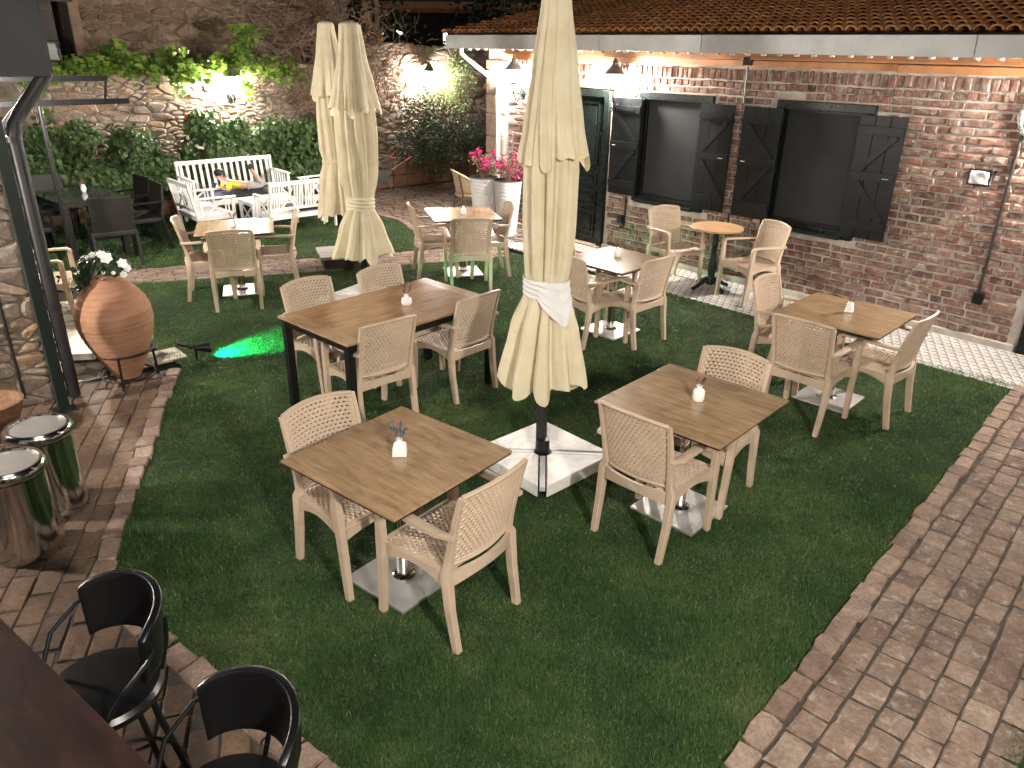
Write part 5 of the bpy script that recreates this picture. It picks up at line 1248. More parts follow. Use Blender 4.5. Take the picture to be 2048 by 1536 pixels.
# ------------------------------------------------------------------ closed parasols
def parasol(x, y, rz, prof, vent, label, seed, tie, base):
    """prof: (z, radius) of the lower canopy from top to hem; vent: same for the upper flap"""
    r = random.Random(seed); p = empty('closed_parasol', (x, y, 0), rz); tag(p, label, 'parasol', 'closed cream parasols')
    def sheet_(pr_, hem, name, seedk, folds, amp):
        n = 112; rows = 46; b = MB(); vs = []; ztop, zbot = pr_[0][0], pr_[-1][0]
        for j in range(rows + 1):
            t = j / rows; z = ztop + (zbot - ztop) * t
            for (z0, r0), (z1, r1) in zip(pr_, pr_[1:]):
                if z1 <= z <= z0 + 1e-9: f = (z0 - z) / (z0 - z1); f = f * f * (3 - 2 * f) * 0.4 + f * 0.6; R_ = r0 + (r1 - r0) * f; break
            for i in range(n):
                a = 2 * PI * i / n
                wob = 0.35 * nz(math.cos(a) * 1.3, math.sin(a) * 1.3, z * 0.9 + seedk) + 0.15 * nz(math.cos(a) * 3, math.sin(a) * 3, z * 2 + seedk)
                ph = folds * a + 0.9 * math.sin(a + seedk) + 0.7 * math.sin(2 * a + seedk * 2) + 1.8 * wob * (0.4 + t); s = math.sin(ph); s2 = abs(math.sin(2.5 * ph + 1.7 + seedk + 0.8 * z))
                va = (0.65 + 0.6 * abs(math.sin(1.5 * a + seedk))) * (1 - 0.8 * math.exp(-((z - tie[0]) / 0.10) ** 2)); k = 1 + amp(t) * va * (1.6 * abs(s) ** 0.55 - 1.1) + amp(t) * 0.42 * (s2 ** 0.6 - 0.6) + 0.42 * wob * (1 - 0.8 * math.exp(-((z - tie[0]) / 0.12) ** 2))
                drop = hem * (t ** 6) * (0.5 * math.sin(4 * a + seedk) + 0.5 * math.sin(7 * a + 1 + seedk)) * 0.6
                vs.append((R_ * k * math.cos(a), R_ * k * math.sin(a), z - abs(drop) - drop * 0.3))
        fs = []
        for j in range(rows):
            for i in range(n): fs.append((j * n + i, j * n + (i + 1) % n, (j + 1) * n + (i + 1) % n, (j + 1) * n + i))
        b.add(vs, fs); me = b.mesh(name, 'canvas'); me.polygons.foreach_set('use_smooth', [True] * len(me.polygons)); link(name, me, p)
    sheet_(prof, 0.17, 'lower_canopy', seed * 1.7, 4, lambda t: 0.30 + 0.10 * max(0, t - 0.6) / 0.4)
    sheet_(vent, 0.13, 'upper_flap', seed * 2.9, 4, lambda t: 0.06 + 0.30 * t)
    zt = vent[0][0]; rt = vent[0][1]
    q = MB(); q.lathe([(rt * 1.06, zt - 0.13), (rt * 1.03, zt - 0.02), (rt * 0.9, zt + 0.012), (0.03, zt + 0.03)], 8); q.build('top_cap', 'canvas', p, bevel=0.01)
    q = MB(); q.tube([(0, 0, 0.02), (0, 0, zt)], 0.034, 16); q.build('pole', 'dark_pipe' if base == 'marble' else 'black_metal', p, smooth=True)
    zt_, rt_, hgt, mat = tie; q = MB(); n = 120; vs = []; nr = 14
    for j in range(nr + 1):
        for i in range(n):
            a = 2 * PI * i / n; f = j / nr; low = 0.0
            if mat == 'scarf': da = (a - 4.95 + PI) % (2 * PI) - PI; low = 0.16 * max(0, 1 - abs(da) / 0.95) * (1 - f) ** 1.5
            k = 1 + 0.04 * nz(a * 2, f * 9, seed) + 0.03 * math.sin(f * 22 + a * 2); fl = 1 + low * 3.7
            vs.append((rt_ * k * fl * math.cos(a), rt_ * k * fl * math.sin(a), zt_ - hgt / 2 + hgt * f - low))
    q.add(vs, [(j * n + i, j * n + (i + 1) % n, (j + 1) * n + (i + 1) % n, (j + 1) * n + i) for j in range(nr) for i in range(n)])
    q.build('tie_band', mat, p, smooth=True)
    return p
P1 = [(2.70, 0.075), (2.3, 0.115), (1.95, 0.145), (1.62, 0.145), (1.32, 0.125), (1.22, 0.12), (1.0, 0.185), (0.66, 0.245)]
V1 = [(2.83, 0.078), (2.5, 0.115), (2.2, 0.145), (2.03, 0.172)]
parasol(0.20, 4.50, 0.3, P1, V1, 'tall cream parasol tied with a white scarf on the marble base in front', 1, (1.255, 0.142, 0.105, 'scarf'), 'marble')
P2 = [(2.6, 0.09), (2.2, 0.15), (1.8, 0.175), (1.4, 0.165), (1.15, 0.125), (1.05, 0.125), (0.85, 0.20), (0.60, 0.275)]
V2 = [(2.76, 0.098), (2.5, 0.13), (2.25, 0.18), (2.03, 0.22)]
parasol(-1.60, 7.90, 1.1, P2, V2, 'cream parasol with a cream sash, right one of the pair, tinged green by the spotlight', 2, (1.10, 0.145, 0.13, 'canvas'), 'tile')
P3 = [(2.65, 0.09), (2.2, 0.14), (1.8, 0.165), (1.45, 0.16), (1.32, 0.14), (1.1, 0.165), (0.68, 0.20)]
V3 = [(2.80, 0.095), (2.5, 0.125), (2.25, 0.16), (2.05, 0.19)]
parasol(-2.20, 9.52, 2.0, P3, V3, 'cream parasol with a thin strap, left one of the pair, on a timber slab base', 3, (1.29, 0.158, 0.045, 'canvas'), 'slab')
# marble base of the front parasol: four triangular slabs in a steel cross
MBZ = empty('parasol_base', (0.215, 4.475, 0), math.radians(-47)); tag(MBZ, 'square marble slab parasol base under the large front parasol', 'parasol base')
hs = 0.335; g_ = 0.028
for k in range(4):
    a = k * PI / 2; q = MB(); m = Matrix.Rotation(a, 3, 'Z')
    tri = [Vector((-hs + g_ * 1.4, -hs, 0)), Vector((hs - g_ * 1.4, -hs, 0)), Vector((0, -g_ * 1.4, 0))]
    q.prism([tuple(m @ t) for t in tri], 0.022, 0.105); me = q.mesh('marble_slab', 'marble', bevel=0.006); link('marble_slab', me, MBZ)
for k in range(2):
    q = MB(); L = hs * 1.36; d = Vector((math.cos(PI / 4 + k * PI / 2), math.sin(PI / 4 + k * PI / 2), 0)); q.bar(d * -L + Vector((0, 0, 0.085 + 0.003 * k)), d * L + Vector((0, 0, 0.085 + 0.003 * k)), 0.036, 0.03); q.build('cross_arm', 'grey_fascia', MBZ, bevel=0.003)
q = MB(); q.lathe([(0.06, 0.10), (0.06, 0.108), (0.045, 0.112), (0.044, 0.20)], 16); q.build('socket', 'black_metal', MBZ, smooth=True)
MB2 = empty('parasol_base', (-1.60, 7.90, 0), math.radians(-30)); tag(MB2, 'pale stone parasol base partly hidden behind the long table', 'parasol base')
for sx in (-1, 1):
    for sy in (-1, 1):
        q = MB(); q.box((sx * 0.195, sy * 0.195, 0.06), (0.38, 0.38, 0.07)); q.build('slab', 'marble', MB2, bevel=0.006)
q = MB(); q.lathe([(0.05, 0.09), (0.05, 0.1), (0.042, 0.105), (0.042, 0.22)], 14); q.build('socket', 'black_metal', MB2, smooth=True)
MB3 = empty('parasol_base', (-2.17, 9.50, 0), math.radians(20)); tag(MB3, 'grey timber slab parasol base on the back brick path', 'parasol base')
for sx in (-1, 1):
    for sy in (-1, 1):
        q = MB(); q.box((sx * 0.165, sy * 0.145, 0.17), (0.325, 0.285, 0.04)); q.build('slab', 'slab_grey', MB3, bevel=0.004)
q = MB(); q.box((0, 0, 0.085), (0.56, 0.48, 0.13)); q.build('undercarriage', 'dark_wood', MB3)
q = MB(); q.lathe([(0.05, 0.19), (0.045, 0.2), (0.042, 0.3)], 14); q.build('socket', 'black_metal', MB3, smooth=True)

# ------------------------------------------------------------------ white garden furniture (front faces local +y)
def xpanel(q, a, b, z0, z1, t=0.018, w=0.022):
    """X-braced panel with side bars between points a and b"""
    a, b = Vector(a), Vector(b); up = Vector((0, 0, 1)); d = (b - a); L = d.length; d.normalize(); nrm = d.cross(up)
    def P(s, z): return a + d * s + up * z
    q.bar(P(0, z0), P(L, z1), t * 0.8, w, up=up); q.bar(P(0, z1) + nrm * 0.004, P(L, z0) + nrm * 0.004, t * 0.8, w, up=up)
def white_seat(name, width, depth, hback, hseat, harm, loc, rz, label, cat, style, group=None):
    s_ = empty(name, loc, rz); tag(s_, label, cat, group); W2 = width / 2
    for sx in (-1, 1):
        q = MB(); q.bar((sx * (W2 - 0.025), depth / 2 - 0.025, 0), (sx * (W2 - 0.025), depth / 2 - 0.025, harm - 0.02), 0.04, 0.04, up=(0, 1, 0)); q.build('leg', 'white_paint', s_, bevel=0.003)
        q = MB(); q.bar((sx * (W2 - 0.025), -depth / 2 + 0.04, 0), (sx * (W2 - 0.025), -depth / 2 + 0.02, hseat), 0.04, 0.045, up=(0, 1, 0)); q.bar((sx * (W2 - 0.025), -depth / 2 + 0.02, hseat), (sx * (W2 - 0.025), -depth / 2 - 0.06, hback), 0.04, 0.04, up=(0, 1, 0)); q.build('leg', 'white_paint', s_, bevel=0.003)
        q = MB(); q.bar((sx * (W2 - 0.025), depth / 2 + 0.02, harm), (sx * (W2 - 0.025), -depth / 2 - 0.01, harm + 0.01), 0.06, 0.024); q.build('arm', 'white_paint', s_, bevel=0.004)
        q = MB()
        if style == 'slat':
            for k in range(5):
                y = -depth / 2 + 0.09 + k * (depth - 0.16) / 5; q.bar((sx * (W2 - 0.025), y, hseat), (sx * (W2 - 0.025), y, harm - 0.01), 0.016, 0.035, up=(0, 1, 0))
        else:
            ym = depth / 2 - 0.05; xpanel(q, (sx * (W2 - 0.025), -depth / 2 + 0.12, 0), (sx * (W2 - 0.025), ym - 0.10, 0), hseat + 0.01, harm - 0.02)
            for y in (-depth / 2 + 0.09, ym - 0.09, ym - 0.045): q.bar((sx * (W2 - 0.025), y, hseat), (sx * (W2 - 0.025), y, harm - 0.01), 0.014, 0.018, up=(0, 1, 0))
        q.build('arm_panel', 'white_paint', s_)
    def bk(z): return -depth / 2 + 0.02 - 0.08 * (z - hseat) / (hback - hseat)
    q = MB(); q.bar((-W2, bk(hback), hback), (W2, bk(hback), hback), 0.035, 0.06); q.build('top_rail', 'white_paint', s_, bevel=0.004)
    zb = hseat + 0.09; q = MB(); q.bar((-W2 + 0.04, bk(zb), zb), (W2 - 0.04, bk(zb), zb), 0.028, 0.04); q.build('lower_rail', 'white_paint', s_, bevel=0.003)
    if style == 'slat':
        n = int(width / 0.105)
        for k in range(n):
            x = -W2 + 0.09 + k * (width - 0.18) / (n - 1); q = MB(); q.bar((x, bk(zb), zb), (x, bk(hback - 0.03), hback - 0.03), 0.045, 0.016, up=(0, 1, 0)); q.build('back_slat', 'white_paint', s_, bevel=0.002)
    else:
        n = 2 if width > 0.9 else 1; seg = (width - 0.1) / n
        for k in range(n):
            x0 = -W2 + 0.05 + k * seg; q = MB(); xpanel(q, (x0 + seg * 0.3, bk((zb + hback) / 2), 0), (x0 + seg * 0.7, bk((zb + hback) / 2), 0), zb + 0.02, hback - 0.03); q.build('cross_brace', 'white_paint', s_)
            for f in (0.06, 0.14, 0.22, 0.3, 0.7, 0.78, 0.86, 0.94):
                q = MB(); q.bar((x0 + seg * f, bk(zb), zb), (x0 + seg * f, bk(hback - 0.03), hback - 0.03), 0.024, 0.014, up=(0, 1, 0)); q.build('back_slat', 'white_paint', s_)
    q = MB()
    for y in (depth / 2 - 0.02, -depth / 2 + 0.03): q.bar((-W2 + 0.03, y, hseat - 0.035), (W2 - 0.03, y, hseat - 0.035), 0.025, 0.06)
    for sx in (-1, 1): q.bar((sx * (W2 - 0.045), -depth / 2 + 0.045, hseat - 0.035), (sx * (W2 - 0.045), depth / 2 - 0.035, hseat - 0.035), 0.022, 0.055)
    q.build('seat_frame', 'white_paint', s_, bevel=0.003)
    n = max(8, int(width / 0.06)) if style != 'slat' else 7
    for k in range(n):
        q = MB()
        if style == 'slat': y = -depth / 2 + 0.06 + k * (depth - 0.1) / (n - 1); q.bar((-W2 + 0.03, y, hseat), (W2 - 0.03, y, hseat), 0.05, 0.014)
        else: x = -W2 + 0.06 + k * (width - 0.12) / (n - 1); q.bar((x, -depth / 2 + 0.02, hseat), (x, depth / 2 - 0.01, hseat), 0.038, 0.014)
        q.build('seat_slat', 'white_paint', s_)
    return s_
white_seat('garden_bench', 1.58, 0.58, 0.87, 0.36, 0.68, W(-7.68, 3.15), FACE_PU, 'long white slatted garden bench in front of the geraniums', 'bench', 'slat')
white_seat('garden_bench', 1.12, 0.50, 0.73, 0.27, 0.52, W(-6.48, 2.75), FACE_MU, 'short white cross-braced bench with its back to the lawn', 'bench', 'cross')
white_seat('garden_armchair', 0.80, 0.58, 0.74, 0.30, 0.545, W(-7.03, 3.92), FACE_MV, 'white cross-braced armchair at the left end of the white coffee table', 'chair', 'cross')
white_seat('garden_armchair', 0.80, 0.58, 0.74, 0.30, 0.60, W(-6.95, 1.95), FACE_PV, 'white armchair mostly hidden behind the closed parasols', 'chair', 'cross')
CT = empty('coffee_table', W(-7.02, 2.95), ROT); tag(CT, 'low white coffee table with cross-braced ends among the white seats', 'table')
q = MB(); q.box((0, 0, 0.385), (0.52, 0.78, 0.022)); q.build('table_top', 'white_paint', CT, bevel=0.003)
for sx in (-1, 1):
    for sy in (-1, 1): q = MB(); q.box((sx * 0.22, sy * 0.35, 0.185), (0.04, 0.04, 0.375)); q.build('leg', 'white_paint', CT, bevel=0.003)
for sy in (-1, 1):
    q = MB(); xpanel(q, (-0.20, sy * 0.35, 0), (0.20, sy * 0.35, 0), 0.05, 0.34); q.bar((-0.20, sy * 0.35, 0.345), (0.20, sy * 0.35, 0.345), 0.018, 0.04); q.build('end_panel', 'white_paint', CT)
for sx in (-1, 1): q = MB(); q.bar((sx * 0.22, -0.33, 0.345), (sx * 0.22, 0.33, 0.345), 0.018, 0.04); q.build('side_rail', 'white_paint', CT)
def cushion(w, d, h, loc, rz, label):
    q = MB(); nx, ny = 14, 8; vs = []; fs = []
    for s in (1, -1):
        for j in range(ny + 1):
            for i in range(nx + 1):
                x, y = i / nx * 2 - 1, j / ny * 2 - 1; e = (1 - abs(x) ** 6) * (1 - abs(y) ** 6); vs.append((x * w / 2, y * d / 2, s * h / 2 * (0.25 + 0.75 * e) + 0.004 * nz(x * 3, y * 3)))
    m = (nx + 1) * (ny + 1)
    for j in range(ny):
        for i in range(nx):
            a = j * (nx + 1) + i; fs.append((a, a + 1, a + nx + 2, a + nx + 1)); a += m; fs.append((a, a + nx + 1, a + nx + 2, a + 1))
    def edge(a, b): fs.append((a, a + m, b + m, b))
    for i in range(nx): edge(i + 1, i); edge(ny * (nx + 1) + i, ny * (nx + 1) + i + 1)
    for j in range(ny): edge(j * (nx + 1), (j + 1) * (nx + 1)); edge((j + 1) * (nx + 1) + nx, j * (nx + 1) + nx)
    q.add(vs, fs); o = q.build('seat_cushion', 'cushion', None, smooth=True); o.location = loc; o.rotation_euler = (0, 0, rz); tag(o, label, 'cushion', 'dark seat cushions')
cushion(0.98, 0.52, 0.085, W(-7.66, 2.88, 0.41), FACE_PU, 'long dark green cushion on the white bench under the child')
cushion(0.46, 0.52, 0.085, W(-7.66, 3.62, 0.41), FACE_PU, 'short dark cushion at the left end of the white bench')
cushion(0.62, 0.46, 0.07, W(-6.52, 2.55, 0.312), FACE_MU, 'dark cushion on the short white bench')

# ------------------------------------------------------------------ child lying on the bench (local x towards the head, y up-bench, world-aligned with the bench)
def skin_mesh(name, pts, edges, root, mat, parent, sub=2):
    me = bpy.data.meshes.new(name); me.from_pydata([p[0] for p in pts], edges, []); o = link(name, me, parent)
    md = o.modifiers.new('skin', 'SKIN'); md.use_smooth_shade = True
    for i, p in enumerate(pts):
        sv = me.skin_vertices[0].data[i]; sv.radius = (p[1], p[1] if len(p) < 3 else p[2]); sv.use_root = (i == root)
    o.modifiers.new('sub', 'SUBSURF').levels = sub; o.modifiers['sub'].render_levels = sub
    me.materials.append(M[mat]); return o
KID = empty('person', W(-7.62, 3.05, 0.455), FACE_PU); tag(KID, 'child in yellow shirt and grey trousers lying on the white bench looking at a phone', 'person')
# local frame: +y front of bench (towards camera side), +x = right of the sitter facing out = towards image left
hd = 1  # head lies towards -x or +x; bench faces +u, so local +x points to -v ... image right
def K(x, y, z): return (x * hd, y, z)
body = [(K(0.0, 0.0, 0.075), 0.075, 0.06), (K(0.12, 0.0, 0.09), 0.072, 0.055), (K(0.24, 0.01, 0.125), 0.08, 0.058), (K(0.31, 0.02, 0.17), 0.045), (K(0.345, 0.03, 0.205), 0.04),
        (K(0.385, 0.04, 0.25), 0.068, 0.075), (K(0.40, 0.045, 0.295), 0.066, 0.07),
        (K(0.27, 0.10, 0.14), 0.036), (K(0.31, 0.155, 0.03), 0.026), (K(0.42, 0.13, 0.075), 0.022), (K(0.455, 0.115, 0.09), 0.022),
        (K(0.27, -0.09, 0.14), 0.036), (K(0.32, -0.12, 0.03), 0.026), (K(0.42, -0.05, 0.075), 0.022), (K(0.455, -0.02, 0.09), 0.022),
        (K(-0.09, 0.055, 0.062), 0.056), (K(-0.29, 0.075, 0.045), 0.042), (K(-0.21, 0.06, 0.19), 0.034), (K(-0.13, 0.05, 0.31), 0.024), (K(-0.11, 0.05, 0.35), 0.024), (K(-0.15, 0.05, 0.40), 0.018),
        (K(-0.09, -0.055, 0.062), 0.056), (K(-0.30, -0.075, 0.045), 0.042), (K(-0.24, -0.06, 0.18), 0.034), (K(-0.17, -0.05, 0.29), 0.024), (K(-0.155, -0.05, 0.33), 0.024), (K(-0.19, -0.05, 0.38), 0.018)]
E_ = [(0, 1), (1, 2), (2, 3), (3, 4), (4, 5), (5, 6), (2, 7), (7, 8), (8, 9), (9, 10), (2, 11), (11, 12), (12, 13), (13, 14), (0, 15), (15, 16), (16, 17), (17, 18), (18, 19), (19, 20), (0, 21), (21, 22), (22, 23), (23, 24), (24, 25), (25, 26)]
skin_mesh('body', body, E_, 0, 'skin', KID)
def sub_skin(name, idx, edges, grow, mat, root=0):
    return skin_mesh(name, [(body[i][0], body[i][1] + grow, (body[i][2] if len(body[i]) > 2 else body[i][1]) + grow) for i in idx], edges, root, mat, KID)
sub_skin('shirt', [0, 1, 2, 7, 8, 11, 12], [(0, 1), (1, 2), (2, 3), (3, 4), (2, 5), (5, 6)], 0.012, 'shirt')
sub_skin('trousers', [0, 15, 16, 17, 21, 22, 23], [(0, 1), (1, 2), (2, 3), (0, 4), (4, 5), (5, 6)], 0.009, 'trousers')
for idx in ([18, 19, 20], [24, 25, 26]): sub_skin('shoe', idx, [(0, 1), (1, 2)], 0.017, 'shoe')
q = MB()
def ball(q, c, rx, ry, rz_, n=14, m=10, cut=None):
    vs = []
    for j in range(m + 1):
        t = PI * j / m
        for i in range(n):
            a = 2 * PI * i / n; vs.append((c[0] + rx * math.sin(t) * math.cos(a), c[1] + ry * math.sin(t) * math.sin(a), c[2] + rz_ * math.cos(t)))
    q.add(vs, [(j * n + i, j * n + (i + 1) % n, (j + 1) * n + (i + 1) % n, (j + 1) * n + i) for j in range(m) for i in range(n)])
hc = Vector(K(0.385, 0.042, 0.30)); ball(q, hc, 0.083, 0.082, 0.062); ball(q, hc + Vector((-hd * 0.03, 0, -0.02)), 0.06, 0.08, 0.06); q.build('hair', 'hair', KID, smooth=True)
q = MB()
for sy in (-1, 1): ball(q, Vector(K(0.452, 0.042 + sy * 0.026, 0.262)), 0.006, 0.009, 0.006, 8, 6)
q.build('eyes', 'hair', KID, smooth=True)
q = MB(); ball(q, Vector(K(0.46, 0.042, 0.243)), 0.011, 0.009, 0.013, 8, 6); q.build('nose', 'skin', KID, smooth=True)
q = MB(); ball(q, Vector(K(0.447, 0.042, 0.218)), 0.006, 0.016, 0.004, 8, 6); q.build('mouth', 'red_grip', KID, smooth=True)
q = MB(); [ball(q, Vector(K(0.375, 0.042 + sy * 0.075, 0.255)), 0.014, 0.007, 0.019, 8, 6) for sy in (-1, 1)]; q.build('ears', 'skin', KID, smooth=True)
q = MB()
for sy, y0 in ((1, 0.115), (-1, -0.02)):
    for k in range(4): q.tube([K(0.45, y0, 0.085 + k * 0.009), K(0.475, y0 - sy * 0.012, 0.088 + k * 0.010), K(0.487, y0 - sy * 0.035, 0.09 + k * 0.010 - abs(k - 1.5) * 0.002)], [0.007, 0.006, 0.005], 6)
    q.tube([K(0.45, y0 - sy * 0.006, 0.10), K(0.455, y0 - sy * 0.03, 0.118)], [0.008, 0.006], 6)
q.build('fingers', 'skin', KID, smooth=True)
PH = empty('phone', W(-7.62, 3.05, 0.455), FACE_PU); tag(PH, 'glowing phone in the hands of the child on the bench', 'phone')
m_ = Matrix.Rotation(math.radians(-25 * hd), 3, 'Y')
q = MB(); q.box(K(0.492, 0.048, 0.115), (0.010, 0.15, 0.085), m_); q.build('case', 'glassy_clear', PH, bevel=0.003)
q = MB(); q.box(Vector(K(0.486, 0.048, 0.117)), (0.004, 0.138, 0.075), m_); q.build('screen', 'screen_blue', PH)

# ------------------------------------------------------------------ dark dining set at the back left
DT = empty('dining_table', W(-6.95, 5.62), ROT + math.radians(6)); tag(DT, 'dark dining table with a glass top by the geranium bushes', 'table')
M['glass_top'] = plain('dark_glass', (0.05, 0.055, 0.05), 0.07, var=0.3, scale=6)
q = MB(); q.box((0, 0, 0.738), (1.12, 0.80, 0.008)); q.build('glass_top', 'glass_top', DT, bevel=0.002)
q = MB(); q.box((0, 0, 0.70), (1.08, 0.76, 0.065)); q.build('frame', 'black_wicker', DT, bevel=0.004)
for sx in (-1, 1):
    for sy in (-1, 1): q = MB(); q.box((sx * 0.49, sy * 0.33, 0.335), (0.08, 0.08, 0.667)); q.build('leg', 'black_wicker', DT, bevel=0.004)
def dark_chair():
    c = empty('dark_chair')
    q = MB(); q.box((0, 0, 0.40), (0.50, 0.46, 0.06)); q.build('seat', 'black_wicker', c, bevel=0.012)
    q = MB(); q.bar((0, -0.21, 0.42), (0, -0.27, 0.86), 0.48, 0.03, up=(0, 1, 0)); q.build('backrest', 'black_wicker', c, bevel=0.008)
    for sx in (-1, 1):
        for y0, y1 in ((0.20, 0.19), (-0.28, -0.20)): q = MB(); q.bar((sx * 0.25, y0, 0), (sx * 0.245, y1, 0.43), 0.035, 0.035, up=(0, 1, 0)); q.build('leg', 'black_metal', c, bevel=0.003)
        q = MB(); q.bar((sx * 0.262, 0.21, 0.63), (sx * 0.262, -0.24, 0.64), 0.045, 0.025); q.bar((sx * 0.262, 0.19, 0.42), (sx * 0.262, 0.19, 0.62), 0.03, 0.03, up=(0, 1, 0)); q.build('arm', 'black_metal', c, bevel=0.003)
    return c
dc = dark_chair(); DK = [o for o in bpy.data.objects if o.parent == dc]
for i, (u, v, a, lab) in enumerate(((-6.02, 5.50, FACE_MU - 0.15, 'dark woven chair with its back to us at the near end of the dark table'), (-6.58, 4.98, FACE_PV, 'dark woven chair on the right of the dark table, nearer one'),
        (-7.18, 4.96, FACE_PV + 0.1, 'dark woven chair on the right of the dark table, farther one'), (-7.82, 5.75, FACE_PU, 'dark woven chair at the far end of the dark table'), (-6.75, 6.25, FACE_MV, 'dark woven chair on the left of the dark table behind the pole'))):
    o = dc if i == 0 else copy_tree(dc, None, DK); o.location = W(u, v, 0.004); o.rotation_euler = (0, 0, a); tag(o, lab, 'chair', 'dark woven dining chairs')
p_ = W(-7.0, 5.5); vase('oval', p_.x, p_.y, 0.743, 'dark glass dining table', 8, ['dry_pink'])

# ------------------------------------------------------------------ white pots with bougainvillea, rattan chair, wheelbarrow
def pot(u, v, h, label):
    p = empty('tall_pot', W(u, v, 0.007)); tag(p, label, 'pot', 'tall white pots'); q = MB(); n = 48; rows = 60; vs = []
    for j in range(rows + 1):
        t = j / rows; R_ = 0.135 + 0.075 * t ** 0.9
        for i in range(n):
            a = 2 * PI * i / n; vs.append(((R_ + 0.004 * math.sin(t * 100 + 1.5 * math.sin(a * 3) + 0.8 * math.sin(a * 5 + t * 9))) * math.cos(a), (R_ + 0.004 * math.sin(t * 100 + 1.5 * math.sin(a * 3) + 0.8 * math.sin(a * 5 + t * 9))) * math.sin(a), h * t))
    fs = [(j * n + i, j * n + (i + 1) % n, (j + 1) * n + (i + 1) % n, (j + 1) * n + i) for j in range(rows) for i in range(n)] + [tuple(range(n))[::-1]]
    q.add(vs, fs); q.build('body', 'pot_white', p, smooth=True)
    q = MB(); q.lathe([(0.212, h - 0.005), (0.216, h + 0.004), (0.20, h + 0.008), (0.192, h - 0.004), (0.19, h - 0.03)], 40, cap=False); q.build('rim', 'dark_pipe', p, smooth=True)
    q = MB(); q.lathe([(0.19, h - 0.03), (0.0, h - 0.015)], 24, cap=False); q.build('soil', 'soil', p)
pot(-4.15, 0.52, 0.80, 'tall white ribbed pot, nearer of the two beside the brick wall')
pot(-4.58, 0.62, 0.80, 'tall white ribbed pot, farther of the two beside the brick wall')
for (u, v, sd, lab) in ((-4.15, 0.52, 81, 'bougainvillea with red magenta bracts in the nearer white pot'), (-4.58, 0.62, 82, 'bougainvillea with purple magenta bracts in the farther white pot')):
    r = random.Random(sd); g = empty('bougainvillea', W(u, v, 0.78), ROT); tag(g, lab, 'shrub', 'potted bougainvilleas'); b, f, s = MB(), MB(), MB()
    for k in range(22):
        d = Vector((r.gauss(0, 0.5), r.gauss(0, 0.5), 1)).normalized(); L = r.uniform(0.16, 0.42); p1 = d * L * 0.6; p2 = d * L + Vector((r.gauss(0, .05), r.gauss(0, .05), -0.03)); s.tube([(0, 0, -0.02), p1, p2], [0.005, 0.004, 0.002], 4)
        for j in range(16): leaf_lance(b, p1.lerp(p2, r.random()) + rdir(r) * 0.05, rdir(r), rdir(r), r.uniform(0.025, 0.05), 0.011, r.random() or 0.01)
        if k % 3 != 0:
            for j in range(22): flower(f, p2 + rdir(r) * r.uniform(0.01, 0.07), rdir(r) + Vector((0.3, -0.4, 0.5)), r.uniform(0.018, 0.028), 3, r.random() or 0.01, 0.6)
    for k in range(16): flower(f, Vector((r.uniform(-.15, .15), r.uniform(-.15, .15), 0.0)), rdir(r) + Vector((0, 0, 1)), 0.02, 3, r.random() or 0.01, 0.5)
    b.build('leaves', 'leaf_boug', g); f.build('bracts', 'bract', g); s.build('stems', 'twig', g)
RC = empty('rattan_chair', W(-5.35, 0.28), FACE_MV - 0.35); tag(RC, 'cane bistro chair with a curved pale woven back behind the white pots', 'chair')
q = MB(); n = 14; vs = []
for j in range(7):
    for i in range(n + 1):
        a = PI + PI * i / n; t = j / 6; R_ = 0.24 + 0.03 * t; z = 0.44 + 0.36 * t * (0.55 + 0.45 * math.sin(PI * i / n)); vs.append((R_ * math.cos(a), 0.05 + R_ * math.sin(a) * 1.05 - 0.05 * t, z))
q.add(vs, [(j * (n + 1) + i, j * (n + 1) + i + 1, (j + 1) * (n + 1) + i + 1, (j + 1) * (n + 1) + i) for j in range(6) for i in range(n)]); me = q.mesh('backrest', 'cane_weave', smooth=True); bm_ = bmesh.new(); bm_.from_mesh(me); bmesh.ops.solidify(bm_, geom=bm_.faces[:], thickness=0.012); bm_.to_mesh(me); bm_.free(); link('backrest', me, RC)
q = MB(); q.tube([Vector(vs[6 * (n + 1) + i]) for i in range(n + 1)], 0.016, 8); q.build('back_rim', 'cane_weave', RC, smooth=True)
q = MB(); q.lathe([(0.22, 0.40), (0.235, 0.415), (0.235, 0.43), (0.22, 0.44)], 24); q.build('seat', 'cane_weave', RC, smooth=True)
for sx in (-1, 1):
    q = MB(); q.tube([(sx * 0.21, 0.16, 0), (sx * 0.20, 0.14, 0.42), (sx * 0.25, 0.06, 0.58)], 0.014, 8); q.build('leg', 'cane', RC, smooth=True)
    q = MB(); q.tube([(sx * 0.19, -0.24, 0), (sx * 0.17, -0.16, 0.42), (sx * 0.16, -0.22, 0.76)], 0.014, 8); q.build('leg', 'cane', RC, smooth=True)
    q = MB(); q.tube([(sx * 0.205, 0.15, 0.18), (sx * 0.18, -0.2, 0.36)], 0.009, 6); q.tube([(sx * 0.205, 0.15, 0.36), (sx * 0.18, -0.2, 0.18)], 0.009, 6); q.build('cross_brace', 'cane', RC, smooth=True)
WB = empty('wheelbarrow', W(-8.0, 0.55), FACE_MV); tag(WB, 'old wheelbarrow with red grips parked by the planter', 'wheelbarrow')
q = MB(); vs = [(-0.22, -0.25, 0.28), (0.22, -0.25, 0.28), (0.18, 0.3, 0.26), (-0.18, 0.3, 0.26), (-0.33, -0.36, 0.52), (0.33, -0.36, 0.52), (0.3, 0.5, 0.56), (-0.3, 0.5, 0.56)]
vs = [(x, -y, z) for x, y, z in vs]; q.add(vs, [(0, 1, 2, 3), (0, 4, 5, 1), (1, 5, 6, 2), (2, 6, 7, 3), (3, 7, 4, 0)]); q.build('tub', 'galv', WB)
